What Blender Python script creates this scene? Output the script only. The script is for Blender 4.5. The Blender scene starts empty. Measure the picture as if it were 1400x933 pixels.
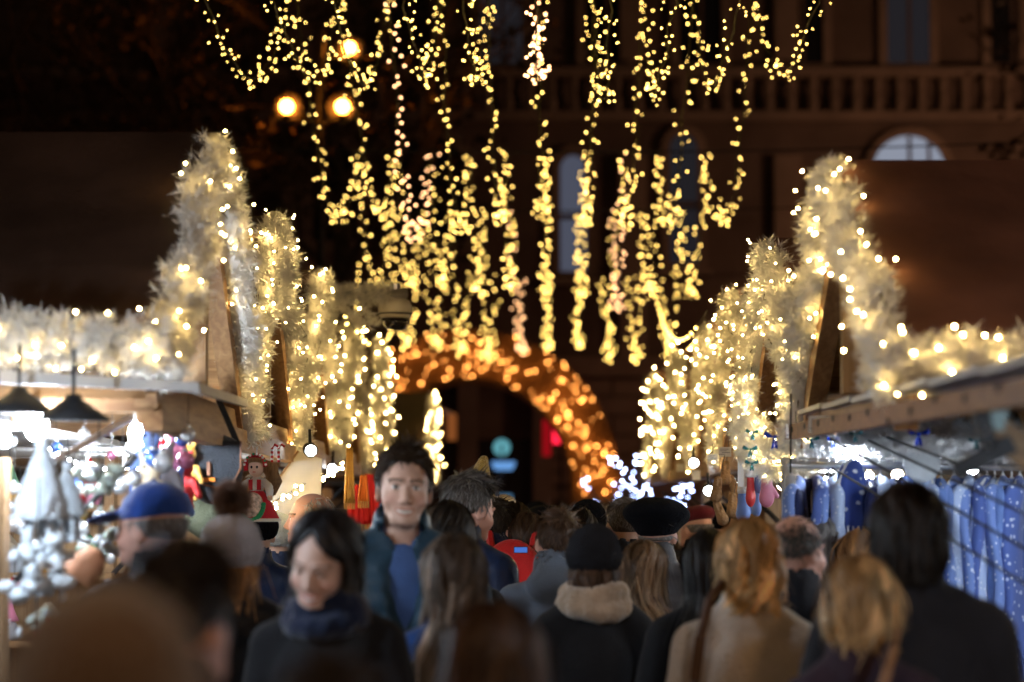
import bpy, math, random
import numpy as np
from mathutils import Vector, Matrix, Euler
random.seed(7)
RNG = np.random.default_rng(7)
scene = bpy.context.scene
COL = scene.collection

# ------------------------------------------------------------------ camera, world, exposure
FPX = 3305.0                       # focal length in photograph pixels (85 mm on a 36 mm sensor)
CAM_Z = 1.70
PITCH = math.atan((692 - 466.5) / FPX)
cam = bpy.data.cameras.new('camera')
cam.lens = 85; cam.sensor_width = 36; cam.clip_end = 400; cam.clip_start = 0.1
cam.dof.use_dof = True
cam.dof.focus_distance = 10.9
cam.dof.aperture_fstop = 1.8
camo = bpy.data.objects.new('camera', cam)
camo.location = (0, 0, CAM_Z)
camo.rotation_euler = (math.pi / 2 + PITCH, 0, 0)
COL.objects.link(camo)
scene.camera = camo

world = bpy.data.worlds.new('World'); scene.world = world
world.use_nodes = True
bg = world.node_tree.nodes['Background']
bg.inputs['Color'].default_value = (1.0, 0.62, 0.42, 1)      # night sky over a lit town
bg.inputs['Strength'].default_value = 0.0065

scene.view_settings.view_transform = 'Standard'
scene.view_settings.look = 'None'
scene.view_settings.exposure = 0.0
scene.view_settings.gamma = 1.0
scene.view_settings.use_curve_mapping = False
scene.render.engine = 'CYCLES'
cy = scene.cycles
cy.use_denoising = True
cy.use_adaptive_sampling = False
cy.use_light_tree = True
cy.max_bounces = 6; cy.diffuse_bounces = 3; cy.glossy_bounces = 2; cy.transmission_bounces = 3
cy.transparent_max_bounces = 6
cy.sample_clamp_indirect = 3.0
cy.caustics_reflective = False; cy.caustics_refractive = False

def at(px, py, d):
    """world point seen at photograph pixel (px,py) at depth d along +y"""
    u = (px - 700) / FPX; v = (466.5 - py) / FPX
    y = math.cos(PITCH) - v * math.sin(PITCH)
    z = math.sin(PITCH) + v * math.cos(PITCH)
    k = d / y
    return Vector((u * k, d, CAM_Z + z * k))

# ------------------------------------------------------------------ materials
def mat(name, color, rough=0.7, var=0.15, scale=8.0, bump=0.0, bscale=60.0, metal=0.0, emit=None, estr=0.0,
        sheen=0.0, trans=0.0, attr=False, spec=0.4, stretch=(1, 1, 1), dark=None, coat=0.0):
    m = bpy.data.materials.new(name); m.use_nodes = True
    nt = m.node_tree; N = nt.nodes; L = nt.links
    p = N['Principled BSDF']
    p.inputs['Roughness'].default_value = rough
    p.inputs['Metallic'].default_value = metal
    p.inputs['Specular IOR Level'].default_value = spec
    if sheen: p.inputs['Sheen Weight'].default_value = sheen
    if trans: p.inputs['Transmission Weight'].default_value = trans
    if coat: p.inputs['Coat Weight'].default_value = coat
    c = tuple(color) + (1,)
    p.inputs['Base Color'].default_value = c
    tc = N.new('ShaderNodeTexCoord'); mp = N.new('ShaderNodeMapping')
    mp.inputs['Scale'].default_value = stretch
    L.new(tc.outputs['Object'], mp.inputs['Vector'])
    src = None
    if attr:
        a = N.new('ShaderNodeAttribute'); a.attribute_name = 'Col'
        src = a.outputs['Color']
    if var > 0:
        nz = N.new('ShaderNodeTexNoise'); nz.inputs['Scale'].default_value = scale; nz.inputs['Detail'].default_value = 5
        L.new(mp.outputs['Vector'], nz.inputs['Vector'])
        mr = N.new('ShaderNodeMapRange')
        mr.inputs['From Min'].default_value = 0.3; mr.inputs['From Max'].default_value = 0.7
        mr.inputs['To Min'].default_value = 1 - var; mr.inputs['To Max'].default_value = 1 + var
        L.new(nz.outputs['Fac'], mr.inputs['Value'])
        mx = N.new('ShaderNodeMix'); mx.data_type = 'RGBA'; mx.blend_type = 'MULTIPLY'
        mx.inputs['Factor'].default_value = 1
        if src: L.new(src, mx.inputs[6])
        else: mx.inputs[6].default_value = c
        L.new(mr.outputs['Result'], mx.inputs[7])
        src = mx.outputs[2]
    if src: L.new(src, p.inputs['Base Color'])
    if bump > 0:
        nb = N.new('ShaderNodeTexNoise'); nb.inputs['Scale'].default_value = bscale; nb.inputs['Detail'].default_value = 4
        L.new(mp.outputs['Vector'], nb.inputs['Vector'])
        b = N.new('ShaderNodeBump'); b.inputs['Strength'].default_value = bump; b.inputs['Distance'].default_value = 0.02
        L.new(nb.outputs['Fac'], b.inputs['Height']); L.new(b.outputs['Normal'], p.inputs['Normal'])
    if emit:
        p.inputs['Emission Color'].default_value = tuple(emit) + (1,)
        p.inputs['Emission Strength'].default_value = estr
    return m

def emis(name, color, strength):
    m = bpy.data.materials.new(name); m.use_nodes = True
    nt = m.node_tree
    nt.nodes.remove(nt.nodes['Principled BSDF'])
    e = nt.nodes.new('ShaderNodeEmission')
    e.inputs['Color'].default_value = tuple(color) + (1,); e.inputs['Strength'].default_value = strength
    nt.links.new(e.outputs[0], nt.nodes['Material Output'].inputs['Surface'])
    return m

def wood(name, c1, c2, rough=0.65, axis='x'):
    m = bpy.data.materials.new(name); m.use_nodes = True
    nt = m.node_tree; N = nt.nodes; L = nt.links; p = N['Principled BSDF']
    tc = N.new('ShaderNodeTexCoord'); mp = N.new('ShaderNodeMapping')
    mp.inputs['Scale'].default_value = {'x': (1.2, 14, 14), 'y': (14, 1.2, 14), 'z': (14, 14, 1.2)}[axis]
    oi = N.new('ShaderNodeObjectInfo')
    L.new(tc.outputs['Object'], mp.inputs['Vector'])
    ad = N.new('ShaderNodeVectorMath'); ad.operation = 'ADD'
    L.new(mp.outputs['Vector'], ad.inputs[0])
    ml = N.new('ShaderNodeMath'); ml.operation = 'MULTIPLY'; ml.inputs[1].default_value = 40
    L.new(oi.outputs['Random'], ml.inputs[0]); L.new(ml.outputs[0], ad.inputs[1])
    nz = N.new('ShaderNodeTexNoise'); nz.inputs['Scale'].default_value = 2.2; nz.inputs['Detail'].default_value = 7
    nz.inputs['Distortion'].default_value = 0.8
    L.new(ad.outputs[0], nz.inputs['Vector'])
    cr = N.new('ShaderNodeValToRGB')
    cr.color_ramp.elements[0].position = 0.35; cr.color_ramp.elements[0].color = tuple(c1) + (1,)
    cr.color_ramp.elements[1].position = 0.68; cr.color_ramp.elements[1].color = tuple(c2) + (1,)
    L.new(nz.outputs['Fac'], cr.inputs['Fac'])
    hs = N.new('ShaderNodeHueSaturation')
    mr = N.new('ShaderNodeMapRange'); mr.inputs['To Min'].default_value = 0.75; mr.inputs['To Max'].default_value = 1.2
    L.new(oi.outputs['Random'], mr.inputs['Value']); L.new(mr.outputs['Result'], hs.inputs['Value'])
    L.new(cr.outputs['Color'], hs.inputs['Color']); L.new(hs.outputs['Color'], p.inputs['Base Color'])
    b = N.new('ShaderNodeBump'); b.inputs['Strength'].default_value = 0.4; b.inputs['Distance'].default_value = 0.004
    L.new(nz.outputs['Fac'], b.inputs['Height']); L.new(b.outputs['Normal'], p.inputs['Normal'])
    p.inputs['Roughness'].default_value = rough
    return m

M = {}
M['wood'] = wood('pine_wood', (.26, .13, .055), (.46, .27, .12))
M['wood_y'] = wood('pine_wood_beam', (.26, .13, .055), (.44, .25, .11), axis='y')
M['wood_z'] = wood('pine_wood_post', (.28, .15, .065), (.46, .28, .13), axis='z')
M['wood_grey'] = wood('weathered_wood', (.22, .20, .19), (.42, .40, .38))
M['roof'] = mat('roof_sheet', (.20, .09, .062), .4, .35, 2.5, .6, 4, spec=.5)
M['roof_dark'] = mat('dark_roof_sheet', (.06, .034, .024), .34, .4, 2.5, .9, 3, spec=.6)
M['white_panel'] = mat('white_panel', (.42, .41, .40), .5, .12, 6, .1, 20)
M['black_metal'] = mat('black_metal', (.018, .018, .02), .6, .2, 20)
M['steel'] = mat('steel', (.6, .61, .63), .28, .1, 20, metal=.9)
M['cord'] = mat('green_cord', (.10, .09, .04), .6, 0)
M['cable'] = mat('dark_cable', (.03, .028, .025), .6, 0)
M['tinsel'] = mat('white_tinsel', (.90, .87, .80), .45, .12, 3, sheen=.1, spec=.5)
M['tinsel_cold'] = mat('white_fluffy_tinsel', (.85, .86, .88), .38, .1, 3)
M['bulb_warm'] = emis('bulb_warm', (1.0, .68, .23), 210)
M['bulb_warm_far'] = emis('bulb_warm_deep', (1.0, .66, .20), 70)
M['strand_bulb'] = emis('strand_bulb', (1.0, .62, .14), 21)
M['strand_bulb_pink'] = emis('strand_bulb_rose', (1.0, .5, .22), 15)
M['arch_bulb'] = emis('arch_bulb', (1.0, .37, .075), 30)
M['cold_bulb'] = emis('cold_bulb', (.42, .54, 1.0), 32)
M['lamp_white'] = emis('lamp_white', (.80, .90, 1.0), 620)
M['lamp_white_soft'] = emis('lamp_white_soft', (.84, .92, 1.0), 60)
M['lamp_white_mid'] = emis('lamp_white_mid', (.80, .90, 1.0), 260)
M['fill_corner'] = emis('fill_white_corner', (.68, .83, 1.0), 1150)
M['fill_near'] = emis('fill_white_near', (.66, .82, 1.0), 620)
M['stall_warm'] = emis('stall_warm', (1.0, .72, .42), 420)
M['fill_post_warm'] = emis('fill_post_warm', (1.0, .60, .30), 300)
M['fill_post_sodium'] = emis('fill_post_sodium', (1.0, .50, .28), 260)
M['halo_dish'] = mat('lamp_halo_dish', (.30, .29, .27), .7, .05)
M['sodium'] = emis('sodium_lamp', (1.0, .27, .025), 110)
M['stone'] = mat('brown_stone', (.30, .22, .17), .85, .25, .8, .5, 6)
M['stone_dark'] = mat('dark_stone', (.17, .12, .095), .85, .25, .8, .5, 6)
M['glass_dark'] = mat('dark_glass', (.02, .022, .026), .12, 0)
M['glass_lit'] = emis('lit_window', (.62, .68, .85), .42)
M['glass_mid'] = emis('half_lit_window', (.55, .60, .85), .13)
M['glass_dim'] = emis('dim_window', (.55, .5, .6), .028)
M['bark'] = mat('bark', (.10, .07, .05), .9, .3, 6, .8, 25)
M['leaf'] = mat('brown_leaf', (.10, .06, .025), .7, .4, 3)
M['ground'] = mat('cobbles', (.10, .09, .085), .6, .3, 5, .8, 9)
M['kerb'] = mat('paper', (.8, .79, .76), .7, .05, 10)

# ------------------------------------------------------------------ mesh helpers
def mk(name, V, F, material=None, parent=None, smooth=False, cols=None, loc=None):
    """one mesh object from verts / faces (lists or numpy arrays)"""
    me = bpy.data.meshes.new(name)
    if isinstance(V, np.ndarray) and isinstance(F, np.ndarray):
        nv, nf, k = len(V), len(F), F.shape[1]
        me.vertices.add(nv); me.vertices.foreach_set('co', V.astype(np.float32).ravel())
        me.loops.add(nf * k); me.loops.foreach_set('vertex_index', F.astype(np.int32).ravel())
        me.polygons.add(nf)
        me.polygons.foreach_set('loop_start', np.arange(0, nf * k, k, dtype=np.int32))
        me.update(calc_edges=True)
    else:
        me.from_pydata([tuple(v) for v in V], [], F); me.update()
    if smooth: me.polygons.foreach_set('use_smooth', np.ones(len(me.polygons), dtype=bool))
    if cols is not None:
        a = me.color_attributes.new('Col', 'FLOAT_COLOR', 'POINT')
        c4 = np.ones((len(me.vertices), 4), np.float32); c4[:, :3] = cols
        a.data.foreach_set('color', c4.ravel())
    if material: me.materials.append(material)
    return link(name, me, parent, loc)

def link(name, me, parent=None, loc=None):
    o = bpy.data.objects.new(name, me); COL.objects.link(o)
    if parent is not None: o.parent = parent
    if loc is not None: o.location = loc
    return o

class MB:
    def __init__(s): s.v = []; s.f = []
    def box(s, c, size, R=None):
        b = len(s.v); hx, hy, hz = size[0] / 2, size[1] / 2, size[2] / 2
        for dx, dy, dz in ((-1,-1,-1),(1,-1,-1),(1,1,-1),(-1,1,-1),(-1,-1,1),(1,-1,1),(1,1,1),(-1,1,1)):
            p = Vector((dx*hx, dy*hy, dz*hz))
            if R is not None: p = R @ p
            s.v.append(Vector(c) + p)
        for q in ((0,3,2,1),(4,5,6,7),(0,1,5,4),(1,2,6,5),(2,3,7,6),(3,0,4,7)): s.f.append(tuple(b+i for i in q))
        return s
    def bar(s, a, b, w, h):
        a = Vector(a); b = Vector(b); d = b - a
        R = d.to_track_quat('X', 'Z').to_matrix()
        return s.box((a + b) / 2, (d.length, w, h), R)
    def tube(s, pts, r, n=6, cap=True):
        pts = [Vector(p) for p in pts]; base = len(s.v)
        rs = r if isinstance(r, (list, tuple)) else [r] * len(pts)
        for i, p in enumerate(pts):
            t = (pts[min(i+1, len(pts)-1)] - pts[max(i-1, 0)])
            if t.length < 1e-9: t = Vector((0,0,1))
            t.normalize()
            u = t.orthogonal().normalized() if abs(t.z) > .95 else t.cross(Vector((0,0,1))).normalized()
            w = t.cross(u)
            for k in range(n):
                a = 2*math.pi*k/n
                s.v.append(p + (u*math.cos(a) + w*math.sin(a)) * rs[i])
        for i in range(len(pts)-1):
            for k in range(n):
                k2 = (k+1) % n
                s.f.append((base+i*n+k, base+i*n+k2, base+(i+1)*n+k2, base+(i+1)*n+k))
        if cap:
            s.f.append(tuple(base+k for k in range(n))[::-1]); e = base+(len(pts)-1)*n
            s.f.append(tuple(e+k for k in range(n)))
        return s
    def lathe(s, prof, c=(0,0,0), n=14, R=None):
        base = len(s.v); c = Vector(c)
        for r, z in prof:
            for k in range(n):
                a = 2*math.pi*k/n; p = Vector((r*math.cos(a), r*math.sin(a), z))
                if R is not None: p = R @ p
                s.v.append(c + p)
        for i in range(len(prof)-1):
            for k in range(n):
                k2 = (k+1) % n
                s.f.append((base+i*n+k, base+i*n+k2, base+(i+1)*n+k2, base+(i+1)*n+k))
        s.f.append(tuple(base+k for k in range(n))[::-1]); e = base+(len(prof)-1)*n
        s.f.append(tuple(e+k for k in range(n)))
        return s
    def ball(s, c, r, n=10, m=7):
        r = r if isinstance(r, (tuple, list)) else (r, r, r)
        prof = [(math.sin(math.pi*(i+.02)/(m-.96+.92)), -math.cos(math.pi*(i+.02)/(m-.96+.92))) for i in range(m)]
        base = len(s.v); s.lathe(prof, (0,0,0), n)
        for i in range(base, len(s.v)):
            v = s.v[i]; s.v[i] = Vector((c[0]+v.x*r[0], c[1]+v.y*r[1], c[2]+v.z*r[2]))
        return s
    def prism(s, poly, thick, axis):
        """closed polygon of 3-D points pushed along axis"""
        b = len(s.v); n = len(poly); ax = Vector(axis) * thick
        for p in poly: s.v.append(Vector(p))
        for p in poly: s.v.append(Vector(p) + ax)
        s.f.append(tuple(range(b, b+n))[::-1]); s.f.append(tuple(range(b+n, b+2*n)))
        for i in range(n):
            j = (i+1) % n; s.f.append((b+i, b+j, b+n+j, b+n+i))
        return s
    def build(s, name, m, parent=None, smooth=False, loc=None):
        return mk(name, s.v, s.f, m, parent, smooth, loc=loc)

def thing(name, label, cat, loc=(0,0,0), rz=0.0, group=None):
    o = bpy.data.objects.new(name, None); COL.objects.link(o)
    o.location = loc; o.rotation_euler = (0, 0, rz); o.empty_display_size = .1
    return tag(o, label, cat, group)
def tag(o, label, cat, group=None):
    o['label'] = label; o['category'] = cat
    if group: o['group'] = group
    return o
def stuff(o): o['kind'] = 'stuff'; return o
def structure(o): o['kind'] = 'structure'; return o

_unit = {}
def board(name, c, size, m, parent, rot=None):
    """a board as a part that shares the unit-box mesh (bevelled look comes from the joints)"""
    key = m.name
    if key not in _unit:
        b = MB().box((0,0,0), (1,1,1)); me = bpy.data.meshes.new('board')
        me.from_pydata([tuple(v) for v in b.v], [], b.f); me.materials.append(m); _unit[key] = me
    o = bpy.data.objects.new(name, _unit[key]); COL.objects.link(o); o.parent = parent
    o.location = c; o.scale = size
    if rot is not None: o.rotation_euler = rot
    return o

OCT = np.array([(1,0,0),(-1,0,0),(0,1,0),(0,-1,0),(0,0,1),(0,0,-1)], float)
OCTF = np.array([(0,2,4),(2,1,4),(1,3,4),(3,0,4),(2,0,5),(1,2,5),(3,1,5),(0,3,5)])
def icos():
    t = (1+5**.5)/2
    v = np.array([(-1,t,0),(1,t,0),(-1,-t,0),(1,-t,0),(0,-1,t),(0,1,t),(0,-1,-t),(0,1,-t),(t,0,-1),(t,0,1),(-t,0,-1),(-t,0,1)], float)
    v /= np.linalg.norm(v[0])
    f = np.array([(0,11,5),(0,5,1),(0,1,7),(0,7,10),(0,10,11),(1,5,9),(5,11,4),(11,10,2),(10,7,6),(7,1,8),(3,9,4),(3,4,2),(3,2,6),(3,6,8),(3,8,9),(4,9,5),(2,4,11),(6,2,10),(8,6,7),(9,8,1)])
    return v, f
ICV, ICF = icos()
def bulbs(name, P, r, m, parent, stretch=None):
    """many tiny bulbs joined in one stuff part"""
    P = np.asarray(P, float); n = len(P)
    r = np.broadcast_to(np.asarray(r, float), (n,))
    V = (P[:, None, :] + ICV[None] * r[:, None, None]).reshape(-1, 3)
    F = (ICF[None] + (np.arange(n) * 12)[:, None, None]).reshape(-1, 3)
    return stuff(mk(name, V, F, m, parent))

def needles(path, radius, per_m, nl=.045, nw=.0045, k=15, rng=RNG, squash=1.0):
    """tinsel garland: sprigs round a path, each a brush of thin needles"""
    path = np.asarray(path, float)
    seg = np.linalg.norm(np.diff(path, axis=0), axis=1); cum = np.r_[0, np.cumsum(seg)]
    n = int(cum[-1] * per_m)
    t = rng.random(n) * cum[-1]
    idx = np.clip(np.searchsorted(cum, t) - 1, 0, len(seg)-1)
    fr = ((t - cum[idx]) / seg[idx])[:, None]
    P = path[idx] * (1-fr) + path[idx+1] * fr
    T = (path[idx+1] - path[idx]) / seg[idx][:, None]
    d = rng.normal(size=(n, 3)); d -= (d * T).sum(1)[:, None] * T * .75
    d /= np.linalg.norm(d, axis=1)[:, None]
    # clumpy radius along the path
    cl = .84 + .16*np.sin(t*9.0+1.3) * np.cos(t*23.0) + .10*np.sin(t*47.0)
    Ls = radius * cl * (.55 + .5*rng.random(n))
    d[:, 2] -= .18; d /= np.linalg.norm(d, axis=1)[:, None]
    # needles
    s = rng.random((n, k)) ** .7
    base = P[:, None] + d[:, None] * (Ls[:, None] * (.25 + .75*s))[..., None]
    nd = rng.normal(size=(n, k, 3)); nd -= (nd * d[:, None]).sum(2)[..., None] * d[:, None]
    nd /= np.linalg.norm(nd, axis=2)[..., None]
    nd = nd * .8 + d[:, None] * .75; nd /= np.linalg.norm(nd, axis=2)[..., None]
    side = np.cross(nd, rng.normal(size=(n, k, 3))); side /= np.linalg.norm(side, axis=2)[..., None]
    ln = nl * (.6 + .6*rng.random((n, k)))[..., None]
    a = base - side * nw * .5; b = base + side * nw * .5; c = base + nd * ln
    V = np.stack([a, b, c], 2).reshape(-1, 3)
    F = np.arange(len(V)).reshape(-1, 3)
    return V, F

def path_pts(path, n, radius, rng=RNG, lo=.6, hi=1.0, bias=None):
    path = np.asarray(path, float)
    seg = np.linalg.norm(np.diff(path, axis=0), axis=1); cum = np.r_[0, np.cumsum(seg)]
    t = (np.arange(n) + rng.random(n)) / n * cum[-1]
    idx = np.clip(np.searchsorted(cum, t) - 1, 0, len(seg)-1)
    fr = ((t - cum[idx]) / seg[idx])[:, None]
    P = path[idx] * (1-fr) + path[idx+1] * fr
    T = (path[idx+1] - path[idx]) / seg[idx][:, None]
    d = rng.normal(size=(n, 3)) + (np.array(bias) if bias is not None else 0); d -= (d*T).sum(1)[:, None]*T
    d /= np.linalg.norm(d, axis=1)[:, None]
    return P + d * (radius * (lo + (hi-lo)*rng.random(n)))[:, None]

# ------------------------------------------------------------------ implicit surfaces (one continuous skin per body)
class SDF:
    def __init__(s, xs, ys, zs):
        s.xs, s.ys, s.zs = [np.asarray(a, float) for a in (xs, ys, zs)]
        s.D = np.full((len(s.xs), len(s.ys), len(s.zs)), .25, np.float32)
    def _sl(s, lo, hi):
        r = []
        for a, l, h in zip((s.xs, s.ys, s.zs), lo, hi):
            r.append(slice(max(0, np.searchsorted(a, l)-1), min(len(a), np.searchsorted(a, h)+1)))
        return tuple(r), s.xs[r[0]][:, None, None], s.ys[r[1]][None, :, None], s.zs[r[2]][None, None, :]
    def _mix(s, sl, d, k, op):
        A = s.D[sl]
        if op == 'add':
            if k > 0:
                h = np.clip(.5 + .5*(A-d)/k, 0, 1); s.D[sl] = A*(1-h) + d*h - k*h*(1-h)
            else: s.D[sl] = np.minimum(A, d)
        elif op == 'sub':
            d = -d
            if k > 0:
                h = np.clip(.5 - .5*(A-d)/k, 0, 1); s.D[sl] = A*(1-h) + d*h + k*h*(1-h)
            else: s.D[sl] = np.maximum(A, d)
    def ell(s, c, r, k=.02, op='add', rx=0.0, rz=0.0, ry=0.0):
        m = max(r) + k + .06
        lo = [c[i]-m for i in range(3)]; hi = [c[i]+m for i in range(3)]
        sl, X, Y, Z = s._sl(lo, hi)
        x, y, z = X-c[0], Y-c[1], Z-c[2]
        if rx: cs, sn = math.cos(rx), math.sin(rx); y, z = y*cs+z*sn, -y*sn+z*cs
        if ry: cs, sn = math.cos(ry), math.sin(ry); x, z = x*cs+z*sn, -x*sn+z*cs
        if rz: cs, sn = math.cos(rz), math.sin(rz); x, y = x*cs+y*sn, -x*sn+y*cs
        k0 = np.sqrt((x/r[0])**2 + (y/r[1])**2 + (z/r[2])**2) + 1e-6
        k1 = np.sqrt((x/r[0]**2)**2 + (y/r[1]**2)**2 + (z/r[2]**2)**2) + 1e-6
        s._mix(sl, (k0*(k0-1)/k1).astype(np.float32), k, op); return s
    def cone(s, a, b, ra, rb, k=.02, op='add', flat=None):
        a = np.array(a, float); b = np.array(b, float); m = max(ra, rb) + k + .06
        sl, X, Y, Z = s._sl(np.minimum(a, b)-m, np.maximum(a, b)+m)
        ab = b-a; L2 = (ab**2).sum()
        px, py, pz = X-a[0], Y-a[1], Z-a[2]
        t = np.clip((px*ab[0]+py*ab[1]+pz*ab[2])/L2, 0, 1)
        dx, dy, dz = px-t*ab[0], py-t*ab[1], pz-t*ab[2]
        if flat: dx, dy, dz = dx/flat[0], dy/flat[1], dz/flat[2]
        d = np.sqrt(dx*dx+dy*dy+dz*dz) - (ra+(rb-ra)*t)
        s._mix(sl, d.astype(np.float32), k, op); return s
    def cut(s, fn):
        X, Y, Z = s.xs[:, None, None], s.ys[None, :, None], s.zs[None, None, :]
        s.D = np.maximum(s.D, (fn(X, Y, Z) + 0*s.D).astype(np.float32)); return s
    def warp(s, fn):
        X, Y, Z = s.xs[:, None, None], s.ys[None, :, None], s.zs[None, None, :]
        s.D = s.D + (fn(X, Y, Z)).astype(np.float32); return s
    def mesh(s):
        D = s.D; I = D < 0
        I[0] = I[-1] = False; I[:, 0] = I[:, -1] = False; I[:, :, 0] = I[:, :, -1] = False
        D = np.where(I, np.minimum(D, -1e-5), np.maximum(D, 1e-5))
        c = sum(I[i:I.shape[0]-1+i, j:I.shape[1]-1+j, k:I.shape[2]-1+k].astype(np.int8) for i in (0,1) for j in (0,1) for k in (0,1))
        act = (c > 0) & (c < 8)
        ci, cj, ck = np.nonzero(act); n = len(ci)
        vid = np.full(act.shape, -1, np.int64); vid[act] = np.arange(n)
        acc = np.zeros((n, 3)); cnt = np.zeros(n)
        G = (s.xs, s.ys, s.zs)
        corners = [(i, j, k) for i in (0,1) for j in (0,1) for k in (0,1)]
        for A in corners:
            for ax in range(3):
                if A[ax]: continue
                B = list(A); B[ax] = 1
                da = D[ci+A[0], cj+A[1], ck+A[2]]; db = D[ci+B[0], cj+B[1], ck+B[2]]
                m = (da < 0) != (db < 0)
                t = np.where(m, da/(da-db+1e-12), 0)
                idx = [ci+A[0], cj+A[1], ck+A[2]]
                P = np.stack([G[q][idx[q]] for q in range(3)], 1)
                step = G[ax][idx[ax]+1] - G[ax][idx[ax]]
                P[:, ax] += t*step
                acc[m] += P[m]; cnt[m] += 1
        V = acc / np.maximum(cnt, 1)[:, None]
        quads = []
        for ax in range(3):
            sa = [slice(None)]*3; sb = [slice(None)]*3
            sa[ax] = slice(0, -1); sb[ax] = slice(1, None)
            a, b = I[tuple(sa)], I[tuple(sb)]
            e = np.argwhere(a != b)
            o1, o2 = [(1,2),(2,0),(0,1)][ax]
            ok = (e[:, o1] > 0) & (e[:, o2] > 0); e = e[ok]
            fl = a[tuple(e.T)]
            def g(d1, d2):
                q = e.copy(); q[:, o1] -= d1; q[:, o2] -= d2
                return vid[q[:, 0], q[:, 1], q[:, 2]]
            Q = np.stack([g(1,1), g(0,1), g(0,0), g(1,0)], 1)
            Q[~fl] = Q[~fl][:, ::-1]
            quads.append(Q)
        return V, np.concatenate(quads)

def rng_(a, b, h): return np.arange(a, b + h*.5, h)
def wav(V, seed=0, f=9.0):
    """cheap smooth noise for cloth folds"""
    r = np.random.default_rng(seed); o = np.zeros(len(V))
    for i in range(6):
        k = r.normal(size=3) * f * (1 + .35*i); k[2] *= .55
        o += np.sin(V @ k + r.random()*6.28) / (1 + .5*i)
    return o / 3
def normals(V, F):
    a = V[F[:, 2]] - V[F[:, 0]]; b = V[F[:, 3]] - V[F[:, 1]] if F.shape[1] == 4 else V[F[:, 1]] - V[F[:, 0]]
    n = np.cross(a, b); N = np.zeros_like(V)
    for i in range(F.shape[1]): np.add.at(N, F[:, i], n)
    return N / (np.linalg.norm(N, axis=1)[:, None] + 1e-9)


# ------------------------------------------------------------------ ground
structure(mk('ground', [(-120,-30,0),(120,-30,0),(120,160,0),(-120,160,0)], [(0,1,2,3)], M['ground']))

# ------------------------------------------------------------------ town hall at the end of the street
FY = 62.0
hall = thing('town_hall', 'tall dark stone building with arched windows closing the street', 'building', (4, FY, 0))
def fx(px, d=FY): return (px - 700) / FPX * d - 4.0          # pixel -> building local x
def fz(py, d=FY): return at(700, py, d).z
def arch_poly(w, z0, zs, n=12, flat=1.0):
    """outline of an opening with a round head: half width w, sill z0, springing zs"""
    p = [(-w, z0), (w, z0)]
    for i in range(n+1):
        a = math.pi*i/n; p.append((w*math.cos(a), zs + w*flat*math.sin(a)))
    return p
def window(cx, w, z0, zs, glass, flat=1.0, bars=(0,), rail=None, depth=.22):
    poly = arch_poly(w, z0, zs, flat=flat)
    o = MB()
    outer = arch_poly(w+.22, z0-.18, zs, flat=flat)
    # frame ring: quads between outer and inner outline, standing proud of the wall
    n = len(poly); V = []; F = []
    for yy in (-.16, .10):
        for q in (outer, poly):
            V += [(x, yy, z) for x, z in q]
    for i in range(n):
        j = (i+1) % n
        F += [(i, j, n+j, n+i), (2*n+i, i, n+i, 3*n+i)[::1] if False else (i, 2*n+i, 2*n+j, j), (n+i, n+j, 3*n+j, 3*n+i)]
    fr = mk('window', V, F, M['stone'], hall, loc=(cx, 0, 0))
    pg = MB().prism([(x, -.03, z) for x, z in poly], .02, (0, 1, 0)); pg.build('pane', glass, fr)
    top = zs + w*flat
    for b in bars:
        MB().box((b*w, -.06, (z0+top)/2), (.09, .05, (top-z0)*.98)).build('mullion', M['stone_dark'], fr)
    if rail: MB().box((0, -.06, rail), (2*w, .06, .14)).build('transom', M['stone_dark'], fr)
    MB().box((0, -.2, z0-.28), (2*w+.7, .36, .18)).build('sill', M['stone'], fr)
    return fr
# wall in courses (each storey its own slab, rusticated ground floor as blocks)
MB().box((0, .5, 13.5), (44, .8, 17)).build('wall', M['stone_dark'], hall)
for r in range(10):
    z = .25 + r*.5
    off = (r % 2) * .7
    for c in range(30):
        x = -21.3 + c*1.42 + off
        if -9.4 < x < -2.6: continue
        board('stone_block', (x, .02 + .03*random.random(), z), (1.38, .3, .46), M['stone'], hall)
MB().box((0, .5, 2.5), (44, .74, 5)).build('base_wall', M['stone_dark'], hall)
for z, h, dpt in ((5.25,.5,.55),(11.72,.26,.5),(12.86,.24,.55),(17.5,.6,.9)):
    MB().box((0, -.1, z), (44, dpt, h)).build('cornice', M['stone'], hall)
for x in (-13,-9.5,-.9,3.1,9.4,12.6,16):
    MB().box((x, -.06, 8.1), (.7, .45, 5.2)).build('pilaster', M['stone'], hall)
    MB().box((x, -.06, 15.2), (.6, .42, 4.0)).build('pilaster', M['stone'], hall)
for i in range(34):                                                   # balustrade between the cornices
    x = -8 + i*.56
    MB().lathe([(.10,0),(.13,.2),(.07,.5),(.11,.75),(.1,.92)], (x, -.22, 11.84), 8).build('baluster', M['stone'], hall)
window(fx(784), .33, fz(372), fz(232), M['glass_mid'], 1.1, (), fz(297))
window(fx(936), .36, fz(360), fz(205), M['glass_dim'], 1.1, (), fz(280))
window(fx(1246), .95, fz(330), fz(236), M['glass_lit'], 1.0, (.02, .55))
for px in (1440, 590, 440):
    window(fx(px), .9, fz(330), fz(236), M['glass_dark'], 1.0, (0,))
for px, g in ((685,'glass_dim'),(560,'glass_dark'),(830,'glass_dark'),(960,'glass_dark'),(1100,'glass_dark'),(1247,'glass_dim'),(1390,'glass_dark')):
    window(fx(px), .55, fz(88), fz(-30), M[g], 1.0, (.05,))
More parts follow.
